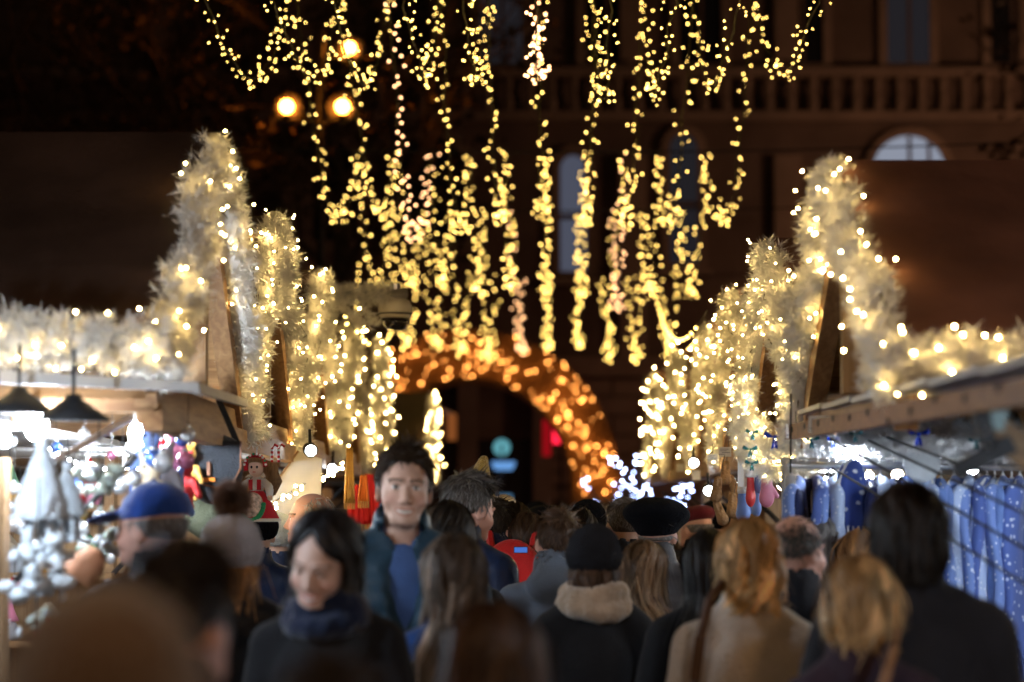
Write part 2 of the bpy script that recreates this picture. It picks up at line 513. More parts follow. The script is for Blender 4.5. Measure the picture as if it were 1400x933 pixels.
# entrance below the light arch
door = MB().box((fx(700), -.1, 1.7), (2.0, .2, 3.4)).build('door', M['black_metal'], hall)
MB().box((fx(686), -.22, fz(640)), (.1,.06,.6)).build('handle', M['steel'], door)
MB().box((fx(640), -.15, 2.4), (.5, .5, 4.8)).build('door_jamb', M['stone'], hall)
MB().box((fx(742), -.15, 2.4), (.5, .5, 4.8)).build('door_jamb', M['stone'], hall)
for z in (fz(676), fz(655), fz(636), fz(617), fz(598)):
    MB().box((fx(765), -.12, z), (1.0, .26, .3)).build('stone_block', M['stone'], hall)

# lit blue notice signs and the red shop sign at the arch
sg = thing('blue_notice_sign', 'pale blue illuminated round sign above a wider panel beside the dark doorway', 'sign', at(686, 690, 57))
z0 = sg.location.z
MB().tube([(0,.05,-z0), (0,.05,1.6)], .04).build('post', M['black_metal'], sg)
MB().lathe([(.19,-.04),(.2,0),(.19,.04)], (0,0,at(686,612,57).z-z0), 20, Matrix.Rotation(math.pi/2,3,'X')).build('round_panel', emis('sign_teal', (.16,.50,.58), .75), sg)
MB().box((0,-.045,at(686,612,57).z-z0-.05), (.05,.02,.26)).build('symbol', M['black_metal'], sg)
MB().lathe([(.20,0),(.27,.11),(.28,.2)], (.04,0,at(690,643,57).z-z0), 18).build('lamp_panel', emis('sign_blue', (.14,.34,.72), 1.0), sg)
MB().box((.03,0,at(690,681,57).z-z0), (.42,.06,.16)).build('lower_panel', M['lamp_white_soft'] if False else emis('sign_blue_low', (.13,.32,.55), .6), sg)
rs = thing('red_sign', 'glowing red shop sign under the right foot of the light arch', 'sign', at(763, 600, 57))
MB().box((.06,0,.10), (.36,.10,.42)).build('panel', emis('sign_red', (1.0,.015,.05), 2.6), rs)
MB().box((-.27,.03,.02), (.2,.08,.86)).build('side_panel', emis('sign_red_dim', (.75,.01,.02), .35), rs)
MB().box((.06,.02,-1.9), (.06,.06,3.6)).build('bracket', M['black_metal'], rs)
op = thing('orange_notice_board', 'orange lit notice frame left of the dark doorway', 'sign', at(612, 590, 57))
MB().box((.10,0,.1), (.22,.08,.62)).build('panel', emis('notice_orange', (.8,.24,.06), .28), op)
MB().bar((-.45,0,.62), (.2,0,.36), .07, .09).build('upper_board', emis('notice_orange_dim', (.7,.3,.15), .16), op)
MB().box((0,.03,-1.5), (.07,.06,3.0)).build('post', M['black_metal'], op)

# ------------------------------------------------------------------ arch of orange lights in front of the hall
AY = 54.0
arch = thing('light_arch', 'broad timber arch wrapped in orange fairy lights at the street end', 'arch', (at(640,0,AY).x, AY, 0))
zc = at(640, 662, AY).z
Ro, Ri = 208/FPX*AY, 143/FPX*AY
for side, yy in (('front', 0.0), ('rear', 2.6)):
    V = []; n = 26
    for r in (Ro, Ri):
        for i in range(n+1):
            a = math.pi*i/n; V.append((r*math.cos(a), yy, zc + r*math.sin(a)*1.02))
    b = MB()
    for i in range(n):
        b.prism([V[i], V[i+1], V[n+1+i+1], V[n+1+i]], .12, (0,1,0))
    b.build('arch_rib', M['wood'], arch)
for sx in (-1, 1):
    for yy in (.06, 2.66):
        MB().box((sx*(Ro+Ri)/2, yy, zc/2), (Ro-Ri, .12, zc)).build('leg', M['wood'], arch)
for i in range(9):
    a = math.pi*(i+.5)/9
    MB().bar((Ro*.98*math.cos(a), .13, zc+Ro*.98*math.sin(a)), (Ro*.98*math.cos(a), 2.6, zc+Ro*.98*math.sin(a)), .08, .08).build('cross_bar', M['wood'], arch)
P = []
for i in range(250):
    a = math.pi*random.random()*1.0
    r = Ri + (Ro-Ri)*random.random()
    P.append((r*math.cos(a), -.05 - .1*random.random(), zc + r*math.sin(a)*1.02))
for i in range(50):
    a = math.pi*(.0+.9*random.random()); P.append((Ro*math.cos(a), .15+2.4*random.random(), zc+Ro*1.03*math.sin(a)))
for i in range(30):
    sx = random.choice((-1, 1)); P.append((sx*random.uniform(Ri, Ro), -.06, zc*random.random()))
bulbs('fairy_bulbs', P, [.009+.014*random.random()**2 for _ in P], M['arch_bulb'], arch)

# ------------------------------------------------------------------ street lamp with three sodium globes
lampd = 40
lp = thing('street_lamp', 'street lamp with three glowing orange globes among the branches', 'street lamp', (at(440,0,lampd).x, lampd, 0))
MB().tube([(0,0,0),(0,0,1),(0,0,at(0,40,lampd).z)], [.12,.08,.05], 8).build('pole', M['black_metal'], lp)
for px, py, dy, r in ((392,146,0,.105),(468,146,-.3,.105),(478,66,.5,.095)):
    p = at(px, py, lampd+dy) - lp.location
    MB().tube([(0,0,p.z-.3),(p.x*.5,dy*.5,p.z-.2),(p.x,dy,p.z-.22)], .03).build('arm', M['black_metal'], lp)
    g = MB().ball((p.x, dy, p.z), r, 14, 9).build('globe', M['sodium'], lp, True)
    MB().lathe([(.26,0),(.25,.05),(.16,.14),(.03,.18)], (p.x,dy+.12,p.z), 14, Matrix.Rotation(-math.pi/2,3,'X')).build('halo_dish', M['halo_dish'], g, True)  # dish added behind the globe, lit by it to imitate its halo
    MB().lathe([(.09,-.14),(.07,-.24)], (p.x,dy,p.z), 10).build('globe_holder', M['black_metal'], g)

# ------------------------------------------------------------------ trees
def tree(x, y, h, label, seed, leaves=1500, spread=1.0, lr=.11, lean=0.0):
    r = random.Random(seed)
    t = thing('street_tree', label, 'tree', (x, y, 0), group='trees behind the stalls')
    tips = []; twig = MB(); trunk = MB()
    tp = [Vector((0,0,0)), Vector((lean*.1,0,h*.2)), Vector((lean*.3,.05,h*.38)), Vector((lean*.5,0,h*.5))]
    trunk.tube(tp, [.26,.21,.18,.15], 9)
    def grow(p, d, L, rad, lev):
        pts = [p]; q = p.copy(); dd = d.copy()
        for i in range(4):
            dd = (dd + Vector((r.gauss(0,.16), r.gauss(0,.16), r.gauss(.03,.12)))).normalized()
            q = q + dd * L/4; pts.append(q.copy())
        twig.tube(pts, [rad*(1-.16*i) for i in range(5)], 6 if lev < 2 else 4, False)
        if lev >= 3: tips.extend(pts[1:]); return
        for i in range(5 if lev == 0 else 4):
            b = pts[r.randint(1,4)]
            nd = (dd*.7 + Vector((r.gauss(0,.6), r.gauss(0,.6), r.gauss(.12,.45)))).normalized()
            grow(b, nd, L*r.uniform(.5,.72), rad*.5, lev+1)
    for i in range(6):
        a = i*1.047 + r.random()*.6
        grow(tp[-1 - (i % 2)], Vector((math.cos(a)*spread, math.sin(a)*spread, r.uniform(.6,1.5))).normalized(), h*.27, .085, 0)
    trunk.build('trunk', M['bark'], t, True)
    stuff(twig.build('branches', M['bark'], t, True))
    n = leaves; T = np.array([tuple(p) for p in tips]); g = np.random.default_rng(seed)
    C = T[g.integers(0, len(T), n)] + g.normal(size=(n,3))*.22
    a = g.normal(size=(n,3)); a /= np.linalg.norm(a,axis=1)[:,None]
    b = np.cross(a, g.normal(size=(n,3))); b /= np.linalg.norm(b,axis=1)[:,None]
    s = (lr*(.5+g.random(n)))[:,None]
    V = np.stack([C+a*s, C+b*s*.55, C-a*s, C-b*s*.55],1).reshape(-1,3)
    stuff(mk('leaves', V, np.arange(4*n).reshape(-1,4), M['leaf'], t))
tree(at(470,0,43).x, 43.0, 15, 'bare branched tree lit orange by the globes of the street lamp', 3, 1500, 1.0)
tree(at(250,0,47).x, 47.0, 16, 'dark tree left of the street lamp over the left stall roof', 5, 1500, 1.0)
tree(at(60,0,44).x, 44.0, 15, 'dark tree at the far left edge of the picture', 9, 1500, 1.0)
tree(at(1590,0,46).x, 46.0, 12.6, 'tree with few brown leaves before the dim facade on the right', 12, 900, .8)

# ------------------------------------------------------------------ market stalls
TAGS = 'price tags on the stall edges'
def stall(s, X, yp, zp, ze, hw, idx, label, near_open=False, depth=2.4, goods=True):
    """wooden hut, gable to the aisle at |x| = X; s = side of the street"""
    t = thing('market_stall', label, 'market stall', (0, 0, 0), group='wooden huts along the aisle')
    y0, y1 = yp-hw, yp+hw
    def x(a): return s*(X+a)
    # roof slopes with overhang, thick boards under a dark sheet
    for sg, ye in ((-1, y0-.08), (1, y1+.08)):
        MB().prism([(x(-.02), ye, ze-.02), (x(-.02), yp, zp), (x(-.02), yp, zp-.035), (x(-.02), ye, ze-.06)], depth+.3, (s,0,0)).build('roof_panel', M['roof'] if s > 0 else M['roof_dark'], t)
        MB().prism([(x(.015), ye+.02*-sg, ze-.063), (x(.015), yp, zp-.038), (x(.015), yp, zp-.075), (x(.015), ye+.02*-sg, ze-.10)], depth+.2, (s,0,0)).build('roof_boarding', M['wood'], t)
    # A-frame of rafters at the gable, a second pair set back
    for a in (.02, .40):
        for ye in (y0, y1):
            MB().bar((x(a), ye, ze-.13), (x(a), yp, zp-.13), .07, .12).build('rafter', M['wood_y'], t)
    MB().bar((x(.03), yp, zp-.25), (x(.03), yp, ze-.02), .07, .08).build('king_post', M['wood_z'], t)
    # gable wall of horizontal boards
    n = 8; hgt = zp-.12-ze
    for i in range(n):
        z = ze + hgt*(i+.5)/n; w = 2*hw*(1-(i+.5)/n)
        if w > .1: board('gable_board', (x(.17+.006*(i%2)), yp, z), (.025, w, hgt/n-.012), M['wood_y'] if idx > 1 else M['wood_grey'], t)
    # eave beams, corner posts
    MB().bar((x(.05), y0, ze-.085), (x(.05), y1, ze-.085), .09, .09).build('eave_beam', M['wood_y'], t)
    for ye in ((y0+.03, y1-.03) if idx or s < 0 else (y1-.03,)):
        MB().bar((x(-.0), ye, ze-.09), (x(depth), ye, ze-.09), .07, .10).build('side_beam', M['wood'], t)
    for a in (.5, depth-.05):
        for ye in (y0+.04, y1-.04):
            MB().box((x(a), ye, (ze-.28)/2), (.09, .09, ze-.28)).build('corner_post', M['wood_z'], t)
    # soffit / ceiling over the counter, white painted
    MB().box((x(.5+(depth-.6)/2), yp, ze-.17), (depth-.6, 2*hw-.1, .02)).build('ceiling', M['white_panel'], t)
    # raised hatch flap over the counter with two black struts
    if idx: MB().prism([(x(.48), y0+.12, ze-.12), (x(.06), y0+.12, ze-.15), (x(.06), y0+.12, ze-.175), (x(.48), y0+.12, ze-.145)], 2*hw-.24, (0,1,0)).build('hatch_flap', M['white_panel'], t)
    if idx or s < 0: MB().bar((x(.0), y0+.0, ze-.155), (x(.0), y1-.0, ze-.165), .06, .085).build('hatch_edge', M['wood_y'], t)
    for ye in ((y0+.2, y1-.2) if not (idx == 0 and s > 0) else ()):
        MB().tube([(x(.50), ye, 1.42), (x(.08), ye, ze-.27)], .011, 6).build('strut', M['black_metal'], t)
    # counter
    for i in range(5):
        board('counter_board', (x(.5), yp, .1+i*.19), (.03, 2*hw-.2, .18), M['wood_y'], t)
    MB().box((x(.52), yp, 1.0), (.42, 2*hw-.15, .04)).build('counter_top', M['wood_y'], t)
    # walls of boards
    hh = ze-.35
    for wy, op in ((y0+.03, near_open), (y1-.03, False)):
        if op: continue
        for i in range(9):
            w = (depth-.62)/9
            board('wall_board', (x(.54+w*(i+.5)), wy+.006*(i%2), hh/2), (w-.008, .03, hh), M['wood_z'], t)
    for i in range(8):
        w = (2*hw-.16)/8
        board('wall_board', (x(depth-.02+.005*(i%2)), y0+.08+w*(i+.5), hh/2), (.03, w-.008, hh), M['wood_z'], t)
    return t

LX = [(-1.115,8.74),(-1.14,11.3),(-1.15,13.9),(-1.17,17.2),(-1.12,20.0),(-1.0,29.0)]
RX = [(1.13,8.2),(1.17,10.6),(1.24,13.0),(1.29,15.6),(1.28,18.2),(1.30,21.2)]
stall(-1, 1.5, 3.0, 3.06, 2.13, 1.24, 1, 'unseen wooden stall added beside the photographer on the left to carry fill bulbs')  # unseen near stalls, added to house cold fill bulbs
stall(1, 1.5, 2.7, 2.88, 2.11, 1.18, 1, 'unseen wooden stall added beside the photographer on the right to carry fill bulbs')
ordn = ['nearest', 'second', 'third', 'fourth', 'fifth', 'last and farthest']
LS = []; RS = []
for i, (xx, yy) in enumerate(LX):
    LS.append(stall(-1, -xx, yy, 3.06, 2.13, 1.24, i,
        ['wooden stall with dark roof, white lamps and pale ornaments, nearest on the left',
         'second wooden stall on the left, selling bags and dolls',
         'third wooden stall on the left, with the camera arm at its gable',
         'fourth wooden stall on the left, behind the one with the camera arm',
         'fifth wooden stall on the left, under a thickly lit gable',
         'lone wooden stall at the far left end beside the light arch'][i], near_open=(i == 0)))
for i, (xx, yy) in enumerate(RX):
    RS.append(stall(1, xx, yy, 2.88, 2.10, 1.18, i,
        ['wooden stall with brown roof selling blue garments, nearest on the right',
         'second wooden stall on the right, leather goods hanging at its edge',
         'third wooden stall on the right, with white price tags on its beam',
         'fourth wooden stall on the right, past the tagged beam',
         'fifth wooden stall on the right, near the cold white light trees',
         'last wooden stall on the right, just before the light arch'][i], near_open=(i == 0)))

# ------------------------------------------------------------------ lit tinsel garlands on the gables
def gable_garland(s, X, yp, zp, ze, hw, label, near, i):
    t = thing('tinsel_garland', label, 'garland', (s*(X-.03), yp, 0), group='white lit garlands on the gables')
    rng = np.random.default_rng(100 + i*2 + (s > 0))
    path = []
    for f in np.linspace(0, 1, 11): path.append((rng.normal()*.012, -hw + hw*f, ze-.02 + (zp+.03-ze)*f + rng.normal()*.015))
    for f in np.linspace(.1, 1.0, 10): path.append((rng.normal()*.012, hw*f, zp+.03 + (ze-.04-zp)*f + rng.normal()*.015))
    path[-1] = (0, hw, ze-.14)
    rad = .088
    dens = [760, 700, 620, 430, 320, 220][i]
    kk = [16, 16, 14, 12, 11, 10][i]
    nw = [.006, .0055, .006, .008, .009, .012][i]
    MB().tube(path, .060, 10).build('core', M['tinsel'], t, True)
    V, F = needles(path, rad, dens, .046, nw, kk, rng)
    stuff(mk('tinsel', V, F, M['tinsel'], t))
    nb = [66, 66, 62, 52, 54, 56][i]
    bl = path_pts(path, nb, rad, rng, .95, 1.45, bias=(-s*.25, -.75, 0))
    bulbs('fairy_bulbs', bl, .0044 + .0004*i, M['bulb_warm'], t)
    # the wire that feeds the bulbs
    w = path_pts(path, 40, rad, rng, .5, .9)
    MB().tube([tuple(p) for p in w], .003, 4, False).build('wire', M['cord'], t)
    return t
gl = ['nearest', 'second', 'third', 'fourth', 'fifth', 'farthest']
for i, (xx, yy) in enumerate(LX):
    gable_garland(-1, -xx, yy, 3.01, 2.13, 1.24, f'{gl[i]} gable garland of white tinsel with warm bulbs on the left stalls', i < 3, i)
for i, (xx, yy) in enumerate(RX):
    gable_garland(1, xx, yy, 2.81, 2.10, 1.18, f'{gl[i]} gable garland of white tinsel with warm bulbs on the right stalls', i < 3, i)

def run_garland(name, pts, label, rad, dens, nb, m='tinsel', seed=1, nl=.05, nw=.0045, k=15, bm='bulb_warm', br=.008, bias=(0,-.8,-.1)):
    rng = np.random.default_rng(seed)
    o = Vector(pts[0]); P = [tuple(Vector(p)-o) for p in pts]
    t = thing(name, label, 'garland', o)
    MB().tube(P, rad*.5, 8).build('core', M[m], t, True)
    V, F = needles(P, rad, dens, nl, nw, k, rng); stuff(mk('tinsel', V, F, M[m], t))
    if nb: bulbs('fairy_bulbs', path_pts(P, nb, rad, rng, .75, 1.05, bias), br, M[bm], t)
    return t
def wavy(a, b, n, amp, seed):
    r = random.Random(seed); a = Vector(a); b = Vector(b)
    return [a.lerp(b, i/(n-1)) + Vector((0, r.gauss(0, amp*.4), r.gauss(0, amp))) for i in range(n)]
run_garland('eave_garland', wavy((-1.04,7.34,2.20),(-3.3,7.34,2.22),40,.012,5), 'white tinsel garland with warm bulbs along the near eave of the left stall', .105, 900, 78, seed=31, br=.0046)
run_garland('eave_garland', wavy((1.03,6.85,2.10),(3.0,6.85,2.12),36,.012,6), 'white tinsel garland with warm bulbs along the near eave of the right stall', .095, 900, 92, seed=32, br=.0046)

# ------------------------------------------------------------------ hanging light strands across the square
bd = [11.5, 19.0, 25.3, 30.2, 36.0]                      # depths of the carrying cables
cz = [5.3, 5.85, 5.42, 5.4, 5.12]                        # their heights
sw = [(16.0, 4.56), (22.4, 4.36), (27.6, 4.13), (33.2, 3.80)]   # lowest points of the swags
Xk = [(p-761)/FPX*16.0 for p in (330,410,487,570,650,735,823,905,985,1085)]
drift = 61/FPX
place = ['leftmost', 'second from left', 'third from left', 'fourth from left', 'fifth from left',
         'sixth from left, central', 'fourth from right', 'third from right', 'second from right', 'rightmost']
for k, X0 in enumerate(Xk):
    r = random.Random(40+k)
    t = thing('light_strand', f'swagged strand of yellow fairy lights over the crowd, {place[k]} of ten', 'fairy lights',
              (X0 + drift*bd[0], bd[0], cz[0]), group='fairy light strands hung over the aisle')
    P = []; wire = []; pk = []
    for j, (by, bz) in enumerate(sw):
        A = Vector((X0 + drift*bd[j], bd[j], cz[j])); B = Vector((X0 + drift*bd[j+1], bd[j+1], cz[j+1]))
        lo = Vector((X0 + drift*by + r.gauss(0,.02), by + r.gauss(0,.15), bz + r.gauss(0,.07)))
        pts = []
        for i in range(15):                                # two half parabolas meeting at the low point
            f = i/14; q = A.lerp(lo, f); q.z = lo.z + (A.z-lo.z)*(1-f)**2.0; q.x += r.gauss(0,.012); pts.append(q)
        for i in range(1, 12):
            f = i/11; q = lo.lerp(B, f); q.z = lo.z + (B.z-lo.z)*f**2.0; q.x += r.gauss(0,.012); pts.append(q)
        wire += [tuple(q - t.location) for q in pts]
        L = sum((pts[i+1]-pts[i]).length for i in range(len(pts)-1))
        n = int(L*[13, 11.5, 11, 10.5][j])
        pp = path_pts([tuple(q - t.location) for q in pts], n, .085, np.random.default_rng(400+k*7+j), .15, 1.0)
        (pk if (j*3+k) % 8 == 5 else P).extend(pp.tolist())
    MB().tube(wire, .0058, 4, False).build('cable', M['cord'], t)
    depth = np.array([p[1]+bd[0] for p in P])
    bulbs('fairy_bulbs', P, (.0050 + .0053*np.clip((depth-14)/20, 0, 1))*np.random.default_rng(k).uniform(.5, 1.1, len(P)), M['strand_bulb'], t)
    if pk: bulbs('rose_bulbs', pk, .0085, M['strand_bulb_pink'], t)
for j in range(5):                                        # carrying cables
    pts = []
    for i in range(15):
        f = i/14; x = -9 + 18*f
        pts.append((x, 0, .35*(abs(x)/9)**2 * (1 if j else 1)))
    o = MB().tube(pts, .009, 5, False).build('carrying_cable', M['cable'], None, loc=(drift*bd[j], bd[j], cz[j]))
    tag(o, ['dark cable over the crowd carrying the nearest swags', 'thin dark cable at the top of the second swags', 'thin dark cable crossing the picture at the tops of the middle swags',
            'thin dark cable behind the middle swags', 'farthest thin cable carrying the lowest swags'][j], 'cable')
# sparse festoons from the stall fronts to the last swags
fest = [((-1.0,14.2,2.95),(-2.1,33,5.0),.55,'sparse string of round bulbs left of the lowest swags'),
        ((-1.0,14.6,2.85),(-1.6,34,4.5),.35,'lower sparse string of round bulbs left of the lowest swags'),
        ((1.15,14.2,2.85),(1.9,33,4.95),.5,'sparse string of round bulbs right of the lowest swags'),
        ((1.15,14.5,2.75),(2.1,34,4.4),.3,'lower sparse string of round bulbs right of the lowest swags')]
for a, b, sag, lab in fest:
    a = Vector(a); b = Vector(b); pts = []
    for i in range(22):
        f = i/21; q = a.lerp(b, f); q.z -= sag*4*f*(1-f); pts.append(tuple(q-a))
    t = thing('festoon_string', lab, 'fairy lights', a, group='sparse bulb strings beside the swags')
    MB().tube(pts, .004, 4, False).build('cable', M['cord'], t)
    bulbs('bulbs', pts[2:], .012, M['strand_bulb'], t)

# cold white light trees at the street end on the right
def light_tree(px, d, h, n, label, seed):
    r = random.Random(seed); b = at(px, 700, d)
    t = thing('light_tree', label, 'light tree', (b.x, d, 0), group='cold white light trees')
    tw = MB(); P = []
    tw.tube([(0,0,0),(0,0,h*.55)], [.04,.03], 6)
    for i in range(16):
        a = r.random()*6.28; z0 = h*r.uniform(.3,.6)
        p = Vector((0,0,z0)); dr = Vector((math.cos(a)*.8, math.sin(a)*.8, r.uniform(.3,1.1)))
        pts = [p]
        for q in range(5):
            p = p + dr*.11*h/2; dr = dr + Vector((r.gauss(0,.2), r.gauss(0,.2), -.12)); pts.append(p.copy())
        tw.tube(pts, .012, 4, False)
        for q in range(n//16): 
            f = r.uniform(.8, 5); i0 = int(f) if f < 5 else 4
            P.append(tuple(pts[i0].lerp(pts[min(i0+1,5)], f-i0) + Vector((r.gauss(0,.03), r.gauss(0,.03), r.gauss(0,.03)))))
    tw.build('branches', M['bark'], t); bulbs('fairy_bulbs', P, .011, M['cold_bulb'], t)
light_tree(905, 23.5, 2.75, 270, 'broad cold white light tree beside the last right stalls', 1)
light_tree(832, 30, 2.75, 110, 'slim cold white light tree before the foot of the light arch', 2)

# ------------------------------------------------------------------ surveillance camera on its garlanded arm
ca = thing('dome_camera', 'white surveillance dome camera hanging from the garlanded arm', 'camera', at(540, 428, 14.2))
MB().lathe([(.085,-.03),(.098,.0),(.10,.035),(.088,.07),(.05,.09),(.02,.092)], (0,0,0), 22).build('housing', mat('camera_white', (.68,.63,.55), .4, .08), ca, True)
MB().lathe([(.005,-.105),(.05,-.098),(.075,-.07),(.083,-.032)], (0,0,0), 22).build('dome', mat('camera_glass', (.012,.012,.014), .06, 0, coat=1), ca, True)
MB().lathe([(.101,-.012),(.102,-.002)], (0,0,0), 22).build('ring', M['black_metal'], ca)
MB().tube([(0,0,.09),(0,0,.17)], .03, 10).build('mount', M['steel'], ca)
arm = thing('camera_arm', 'bracket arm wrapped in white tinsel holding the dome camera', 'bracket', at(440, 402, 14.0))
e = at(556, 402, 14.2) - arm.location; q = at(540,408,14.2)-arm.location
MB().tube([(-.05,0,-.02), tuple(e)], .03, 8).build('pipe', M['steel'], arm)
V, F = needles([(0,0,.0), tuple(e*.4), tuple(e*.80)], .075, 620, .05, .005, 15, np.random.default_rng(8)); stuff(mk('tinsel', V, F, M['tinsel'], arm))
V, F = needles([(.06,0,-.02), (.2,0,-.1), (.30,0,-.19)], .07, 300, .045, .005, 15, np.random.default_rng(9)); stuff(mk('tinsel_tail', V, F, M['tinsel'], arm))
# ------------------------------------------------------------------ the crowd
def head_sdf(S, fine, female=False):
    jw = .92 if female else 1.0
    S.ell((0,-.012,1.632), (.075,.094,.090), .02)
    S.ell((0,.028,1.585), (.062*jw,.066,.075), .03)
    S.ell((0,.038,1.545), (.052*jw,.052,.055), .025)
    S.cone((-.022*jw,.068,1.512), (.022*jw,.068,1.512), .021, .021, .025)
    S.cone((0,-.022,1.56), (0,-.035,1.40), .053 if not female else .047, .062, .03)
    for sx in (-1, 1):                                              # ears
        S.ell((sx*.077,-.008,1.590), (.010,.020,.032), .008, rx=-.2, rz=sx*-.35)
        if fine: S.ell((sx*.088,-.004,1.594), (.008,.011,.018), .004, 'sub', rz=sx*-.35)
    if not fine:
        S.cone((0,.094,1.595), (0,.108,1.566), .010, .014, .012)
        return
    for sx in (-1, 1):
        S.ell((sx*.032,.100,1.606), (.020,.016,.014), .014, 'sub')
        S.ell((sx*.031,.0775,1.605), (.0135,.0125,.0125), .004)          # eyeball under lids
        S.cone((sx*.014,.090,1.624), (sx*.050,.078,1.623), .007, .006, .012)   # brow ridge
        S.ell((sx*.043,.060,1.568), (.022,.024,.022), .025)             # cheek
        S.ell((sx*.011,.098,1.562), (.008,.010,.007), .006)             # nostril wing
    S.cone((0,.086,1.612), (0,.108,1.570), .0075, .0115, .010)
    S.ell((0,.092,1.537), (.022,.010,.0055), .005)
    S.ell((0,.089,1.5265), (.019,.0095,.0065), .005)
    S.ell((0,.102,1.5325), (.021,.008,.0022), .003, 'sub')
    S.ell((0,.084,1.507), (.018,.014,.014), .014)

def body_mesh(fine=False, bent=False, female=False):
    if fine:
        xs = np.r_[rng_(-.42,-.11,.011), rng_(-.10,.10,.0032), rng_(.11,.42,.011)]
        ys = np.r_[rng_(-.26,-.14,.012), rng_(-.13,.02,.006), rng_(.0245,.13,.0032), rng_(.14,.34,.011)]
        zs = np.r_[rng_(-.02,.66,.025), rng_(.675,.90,.009), rng_(.915,1.40,.015), rng_(1.41,1.49,.008), rng_(1.494,1.645,.0032), rng_(1.65,1.76,.007)]
    else:
        xs = np.r_[rng_(-.42,-.11,.014), rng_(-.10,.10,.0075), rng_(.11,.42,.014)]
        ys = np.r_[rng_(-.26,-.14,.016), rng_(-.13,.13,.0085), rng_(.14,.34,.014)]
        zs = np.r_[rng_(-.02,.66,.035), rng_(.675,.90,.011), rng_(.92,1.40,.025), rng_(1.41,1.76,.0085)]
    S = SDF(xs, ys, zs)
    head_sdf(S, fine, female)
    sw_ = .155 if female else .172
    S.ell((0,-.014,1.25), (.122,.080,.18), .04)
    S.cone((-sw_+.03,-.028,1.368), (sw_-.03,-.028,1.368), .036, .036, .04)
    S.ell((0,0,1.06), (.132,.095,.14), .04)
    S.ell((0,-.005,.93), (.160,.108,.11), .04)
    for sx in (-1, 1):
        S.cone((sx*.088,0,.88), (sx*.100,.012,.50), .083, .054, .03)
        S.cone((sx*.100,.012,.50), (sx*.103,-.012,.09), .055, .038, .02)
        S.cone((sx*.103,-.03,.045), (sx*.112,.14,.03), .042, .030, .02)
        sh = np.array((sx*(sw_+.002),-.024,1.355))
        if not bent: el, wr, hd = np.array((sx*.236,-.037,1.09)), np.array((sx*.252,.045,.86)), np.array((sx*.250,.075,.77))
        else: el, wr, hd = np.array((sx*.250,-.04,1.10)), np.array((sx*.130,.200,1.13)), np.array((sx*.075,.260,1.17))
        S.cone(sh-np.array((sx*.008,0,.012)), el, .036, .034, .03); S.cone(el, wr, .038, .026, .015)
        d = (hd-wr)/np.linalg.norm(hd-wr)
        fw = np.array((0,1,0.)) if not bent else np.array((0,-.4,.9))
        pal = np.cross(d, np.array((sx,0,0.)) if not bent else np.array((0,0,1.))); pal /= np.linalg.norm(pal)
        S.cone(wr+d*.02, wr+d*.08, .024, .030, .015)
        for q, ln in enumerate((.062,.075,.070,.054)):                  # four fingers, curled a little
            o = wr + d*.088 + pal*(.027-.018*q)
            curl = np.array((-sx,0,0.))*.35
            k1 = o + d*ln*.5; dd = d+curl; k2 = k1 + dd/np.linalg.norm(dd)*ln*.5
            S.cone(o-d*.02, k1, .0095, .0088, .006); S.cone(k1, k2, .0088, .0072, .004)
        o = wr + d*.035 + pal*.024                                       # thumb from the side of the palm
        t1 = o + pal*.026 + d*.026; S.cone(o, t1, .0125, .0105, .008); S.cone(t1, t1+d*.030+pal*.004, .0105, .008, .004)
    return S.mesh()

def skin_cols(V, tone, lip, brow, fine, smile=False, lids=False):
    C = np.tile(np.array(tone), (len(V), 1))
    x, y, z = V.T
    if fine:
        def ell(c, r): return ((x-c[0])/r[0])**2 + ((y-c[1])/r[1])**2 + ((z-c[2])/r[2])**2
        for sx in (-1, 1):
            C *= 1 - np.exp(-ell((sx*.044,.075,1.570), (.022,.05,.018)))[:, None]*np.array((-.04,.12,.13))
            e = ell((sx*.031,.092,1.6055), (.0135,.012,.0062)) < 1
            C[e] = (.62,.60,.58)
            C[ell((sx*.031,.092,1.6055), (.0058,.012,.0060)) < 1] = (.03,.025,.02)
            C[ell((sx*.031,.09,1.6125), (.016,.014,.0022)) < 1] = np.array(tone)*.35
            if lids: C[ell((sx*.031,.092,1.6115), (.017,.016,.0075)) < 1] = np.array(tone)*.8; C[ell((sx*.031,.092,1.6040), (.015,.014,.0016)) < 1] = np.array(tone)*.22
            b = ((np.abs(x-sx*.033) < .021) & (np.abs(z-(1.6265+.10*np.abs(sx*x-.033)*-1+.002)) < (.0028 if lids else .0036)) & (y > .06))
            C[b] = np.array(brow)*(.7 if lids else .9) + np.array(tone)*(.3 if lids else .1)
        C[ell((0,.098,1.532), (.025,.02,.0125)) < 1] = lip
        C[ell((0,.100,1.5325), (.020,.02,.0020)) < 1] = np.array(lip)*.35
    if smile and fine:
        zc_ = 1.5325 + 9.0*x*x
        C[(((x/.031)**2 + ((z-zc_)/.0115)**2) < 1) & (y > .06)] = lip
        C[(((x/.025)**2 + ((z-zc_)/.0052)**2) < 1) & (y > .06)] = (.66,.62,.56)
    return C

_bodies = {}
def get_body(fine, bent, female):
    k = (fine, bent, female)
    if k not in _bodies: _bodies[k] = body_mesh(*k)
    return _bodies[k]

